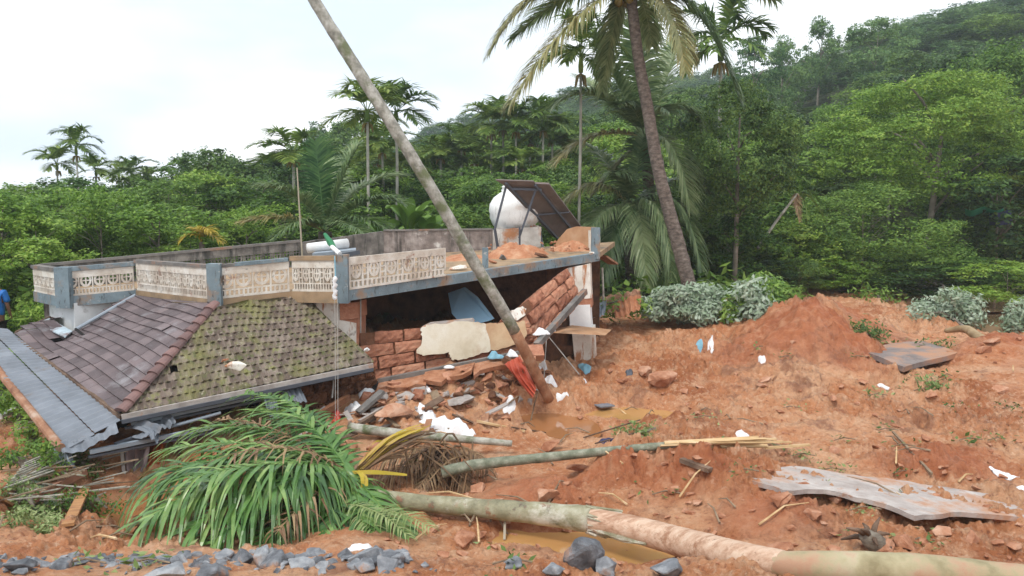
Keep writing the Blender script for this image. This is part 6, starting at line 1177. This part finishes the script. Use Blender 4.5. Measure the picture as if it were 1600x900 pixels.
cloth('white_scrap', 845, 522, .3, .14, cw, 'white rag caught where the ledge meets the diagonal wall', 61, .08, .4, 'scrap', at=P(845, 522, 13.0)); cloth('white_scrap', 858, 516, .2, .12, cw, 'tiny white rag on the tip of the ledge', 62, .06, .4, 'scrap', at=P(860, 517, 13.5))
# fine slats of a broken fence in the left debris
t = thing('broken_slat_panel', 'grey panel of thin wooden slats lying in the left debris', 'slat panel', G(60, 780)); 
for k in range(9): a, b = G(8+k*4, 784-k*5)+np.array([0, 0, .16]), G(86+k*4, 760-k*6)+np.array([0, 0, .2]); MB().beam(a, b, .022, .014).build('slat', M['bark_pale'], t)
# curved branch on the right, stump in the foreground
t = thing('fallen_branch_limb', 'bare tan branch arching over the slab at the far right', 'branch', G(1540, 555)); pth = catmull([P(1478, 517, 17.5), P(1508, 514, 17.0), P(1530, 528, 16.2), P(1562, 548, 15.0)], 16); m = MB(); m.tube(pth, rads(pth, [.05, .09, .11, .10]), 10, wob=.15); m.build('limb', mat('bark_tan', [(.3, (.24, .16, .08)), (.7, (.42, .31, .18))], scale=5), t, smooth=True); m = MB(); m.tube([P(1512, 516, 16.9), P(1500, 506, 17.2), P(1490, 497, 17.3)], [.05, .03, .015], 7); m.build('twig', M['bark'], t)
t = thing('uprooted_stump', 'small uprooted stump with broken root ends in the right foreground mud', 'stump', G(1360, 862)); c = G(1360, 862)+np.array([0, 0, .12]); m = MB(); m.tube([c+np.array([.12, 0, -.1]), c, c+np.array([-.08, -.02, .06])], [.10, .085, .05], 10, wob=.3); m.build('stump', M['bark'], t, smooth=True)
m = MB()
for k in range(9): a = k*.7; e = c+np.array([math.cos(a)*.22-.05, math.sin(a)*.15, .12*math.sin(a*2)+.05]); m.tube([c, (c+e)/2+np.array([0, 0, .03]), e], [.035, .025, .008], 6)
m.build('roots', M['wood_dark'], t, smooth=True)
# sprigs and twigs over the mud
rr = random.Random(31)
def sprig(px, py, n, seed, s=.09):
    c = G(px, py); rng = np.random.default_rng(seed); o = thing('green_sprig', 'small green leafy sprig pressed into the orange mud', 'sprig', c, 'green sprigs over the mud'); pts = rng.normal(0, 1, (n, 3))*np.array([.14, .14, .03])+np.array([0, 0, .06]); nr = rng.normal(size=(n, 3))*.5+np.array([0, 0, 1]); nr /= np.linalg.norm(nr, axis=1, keepdims=True)
    me = mesh_from_quads('leaves', leaves(pts, nr, s, s*.5, rng), M['leaf_sprig']); q = bpy.data.objects.new('leaves', me); C.objects.link(q); q.parent = o
    m = MB(); m.tube([c+np.array([-.15, 0, .02]), c+np.array([0, .03, .05]), c+np.array([.18, 0, .03])], .008, 4); m.build('stem', M['twig'], o)
for i, (px, py) in enumerate([(1205, 700), (1252, 715), (1160, 740), (1440, 612), (1462, 600), (1515, 690), (1385, 675), (1320, 690), (1300, 738), (1413, 742), (1350, 800), (1420, 790), (1280, 775), (1235, 640), (1560, 690), (1410, 700), (1130, 700), (800, 885), (640, 730), (1230, 560), (1190, 545), (1340, 560), (1500, 640), (1580, 640), (1100, 655), (1370, 620), (1040, 775), (1440, 850), (1340, 845), (250, 770), (130, 885), (230, 885)]):
    sprig(px, py, rr.randint(10, 36), i, rr.uniform(.05, .1))
for i in range(70):
    px = rr.uniform(600, 1600) if i % 4 else rr.uniform(-20, 190); py = 520+rr.random()**.8*340 if i % 4 else rr.uniform(700, 850)
    if px < 900 and px > 190 and py < 640: continue
    a = G(px, py)+np.array([0, 0, .03]); L_ = rr.uniform(.15, .7); an = rr.uniform(0, 3.14); b = a+np.array([math.cos(an)*L_, math.sin(an)*L_, 0]); b[2] = gz(b[0], b[1])+rr.uniform(.02, .10); mid_ = (a+b)/2; mid_[2] = max(mid_[2], gz(mid_[0], mid_[1]))+.05
    m = MB(); m.tube([a, mid_, b], [.012, .010, .004], 5); tag(m.build('twig', M['twig'] if i % 3 else M['split']), 'thin broken twig lying in the mud', 'twig', 'broken twigs over the mud')
# small plants and grey debris on the left bank
for i in range(60):
    px, py = rr.uniform(-10, 170), rr.uniform(665, 800); 
    if px > 60 and py < 720: continue
    a = G(px, py)+np.array([0, 0, .05]); L_ = rr.uniform(.2, .8); an = rr.uniform(-.5, .8); b = a+np.array([math.cos(an)*L_, math.sin(an)*L_, rr.uniform(-.02, .14)]); tag(MB().beam(a, b, rr.uniform(.012, .03), .012).build('dead_stalk', M['twig'] if i % 2 else M['bark_pale']), 'thin dead stalk in the debris left of the house', 'stalk', 'dead stalks in the left debris')
# ---- things in the trees on the slope
t = thing('distant_wall', 'grey retaining wall with blue plastic among the trees on the right slope', 'wall', P(1220, 262, 39)); MB().prism([P(1200, 245, 33.6), P(1245, 243, 33.6), P(1245, 262, 33.6), P(1200, 264, 33.6)], (0, .3, 0)).build('stones', M['concrete_dark'], t); MB().prism([P(1206, 236, 33.5), P(1232, 234, 33.5), P(1234, 244, 33.5), P(1206, 246, 33.5)], (0, .2, 0)).build('blue_plastic', M['navy'], t)
m = MB(); V = []
for j in range(5):
    for i in range(13): p = P(1508+i*5, 326+j*2.4+3*math.sin(i*.8), 26.5+j*.3); V.append(p)
m.add(V, [(j*13+i, j*13+i+1, (j+1)*13+i+1, (j+1)*13+i) for j in range(4) for i in range(12)]); tag(m.build('tarpaulin', M['teal']), 'teal tarpaulin strip under the dark trees at the right', 'tarpaulin')
tag(MB().prism([P(1558, 330, 27), P(1580, 328, 27), P(1582, 350, 27), P(1560, 352, 27)], (0, .5, 0)).build('blue_tarpaulin', M['navy']), 'dark blue tarpaulin right of the teal strip under the trees', 'tarpaulin')
o = rock('boulder', G(1456, 462)+np.array([0, 0, .3]), (1.7, .9, .8), M['concrete_dark'], 1700, 16); tag(o, 'brown-grey boulder behind the pale rounded bush', 'boulder')
# person at the left edge, back turned, blue shirt
c = P(-4, 512, 15.2); zg = gz(c[0], c[1]); H = 1.62; t = thing('person', 'person in a bright blue shirt standing at the left edge, mostly out of frame', 'person', (c[0], c[1], zg))
def skinfig(edges, verts, rad, name, mt, parent, lv=2):
    me = bpy.data.meshes.new(name); me.from_pydata([tuple(v) for v in verts], edges, []); o = bpy.data.objects.new(name, me); C.objects.link(o); o.parent = parent
    sk = o.modifiers.new('s', 'SKIN'); sk.use_smooth_shade = True; sv = me.skin_vertices[0].data
    for i, r in enumerate(rad): sv[i].radius = (r, r*.85) if not isinstance(r, tuple) else r
    sv[0].use_root = True; ss = o.modifiers.new('u', 'SUBSURF'); ss.levels = ss.render_levels = lv; me.materials.append(mt); return o
s = H
skinfig([(0, 1), (1, 2), (2, 3), (3, 4), (0, 5), (5, 6), (6, 7), (7, 8), (0, 9), (9, 10), (10, 11), (11, 12), (2, 13), (13, 14), (14, 15), (15, 16), (2, 17), (17, 18), (18, 19), (19, 20)],
 [(0, 0, .50*s), (0, 0, .64*s), (0, 0, .79*s), (0, -.01, .86*s), (0, .0, .93*s), (.08, 0, .47*s), (.09, .02, .27*s), (.09, -.01, .05*s), (.09, .12, .02*s), (-.08, 0, .47*s), (-.09, .02, .27*s), (-.09, -.01, .05*s), (-.09, .12, .02*s), (.17, 0, .79*s), (.22, .02, .63*s), (.21, .10, .50*s), (.20, .14, .45*s), (-.17, 0, .79*s), (-.22, .02, .63*s), (-.21, .10, .50*s), (-.2, .14, .45*s)],
 [.14, .13, .14, .05, .09, .085, .06, .04, .035, .085, .06, .04, .035, .055, .042, .032, .03, .055, .042, .032, .03], 'body', M['skin'], t)
skinfig([(0, 1), (1, 2), (2, 3), (3, 4), (2, 5), (5, 6)], [(0, 0, .46*s), (0, 0, .62*s), (0, 0, .79*s), (.17, 0, .80*s), (.23, .02, .66*s), (-.17, 0, .80*s), (-.23, .02, .66*s)], [(.19, .15), (.16, .14), (.17, .14), .08, .07, .08, .07], 'shirt', M['blue'], t)
skinfig([(0, 1), (1, 2), (0, 3), (3, 4)], [(0, 0, .48*s), (.09, 0, .40*s), (.09, 0, .10*s), (-.09, 0, .40*s), (-.09, 0, .10*s)], [(.16, .13), .10, .075, .10, .075], 'trousers', M['dark'], t); skinfig([(0, 1)], [(0, -.02, .94*s), (0, -.01, .965*s)], [.095, .085], 'hair', M['hair'], t, 2)
# ---- damp air between the camera and the far hill
m = MB(); m.hexa([(-260, -12, -25), (260, -12, -25), (260, 280, -25), (-260, 280, -25)], [(-260, -12, 110), (260, -12, 110), (260, 280, 110), (-260, 280, 110)]); hm = bpy.data.materials.new('haze'); hm.use_nodes = True; n = hm.node_tree.nodes; n.remove(n['Principled BSDF']); v = n.new('ShaderNodeVolumePrincipled'); v.inputs['Density'].default_value = .0010; v.inputs['Color'].default_value = (.84, .93, 1, 1); v.inputs['Anisotropy'].default_value = .2; hm.node_tree.links.new(v.outputs[0], n['Material Output'].inputs['Volume'])
tag(m.build('haze', hm), kind='stuff')
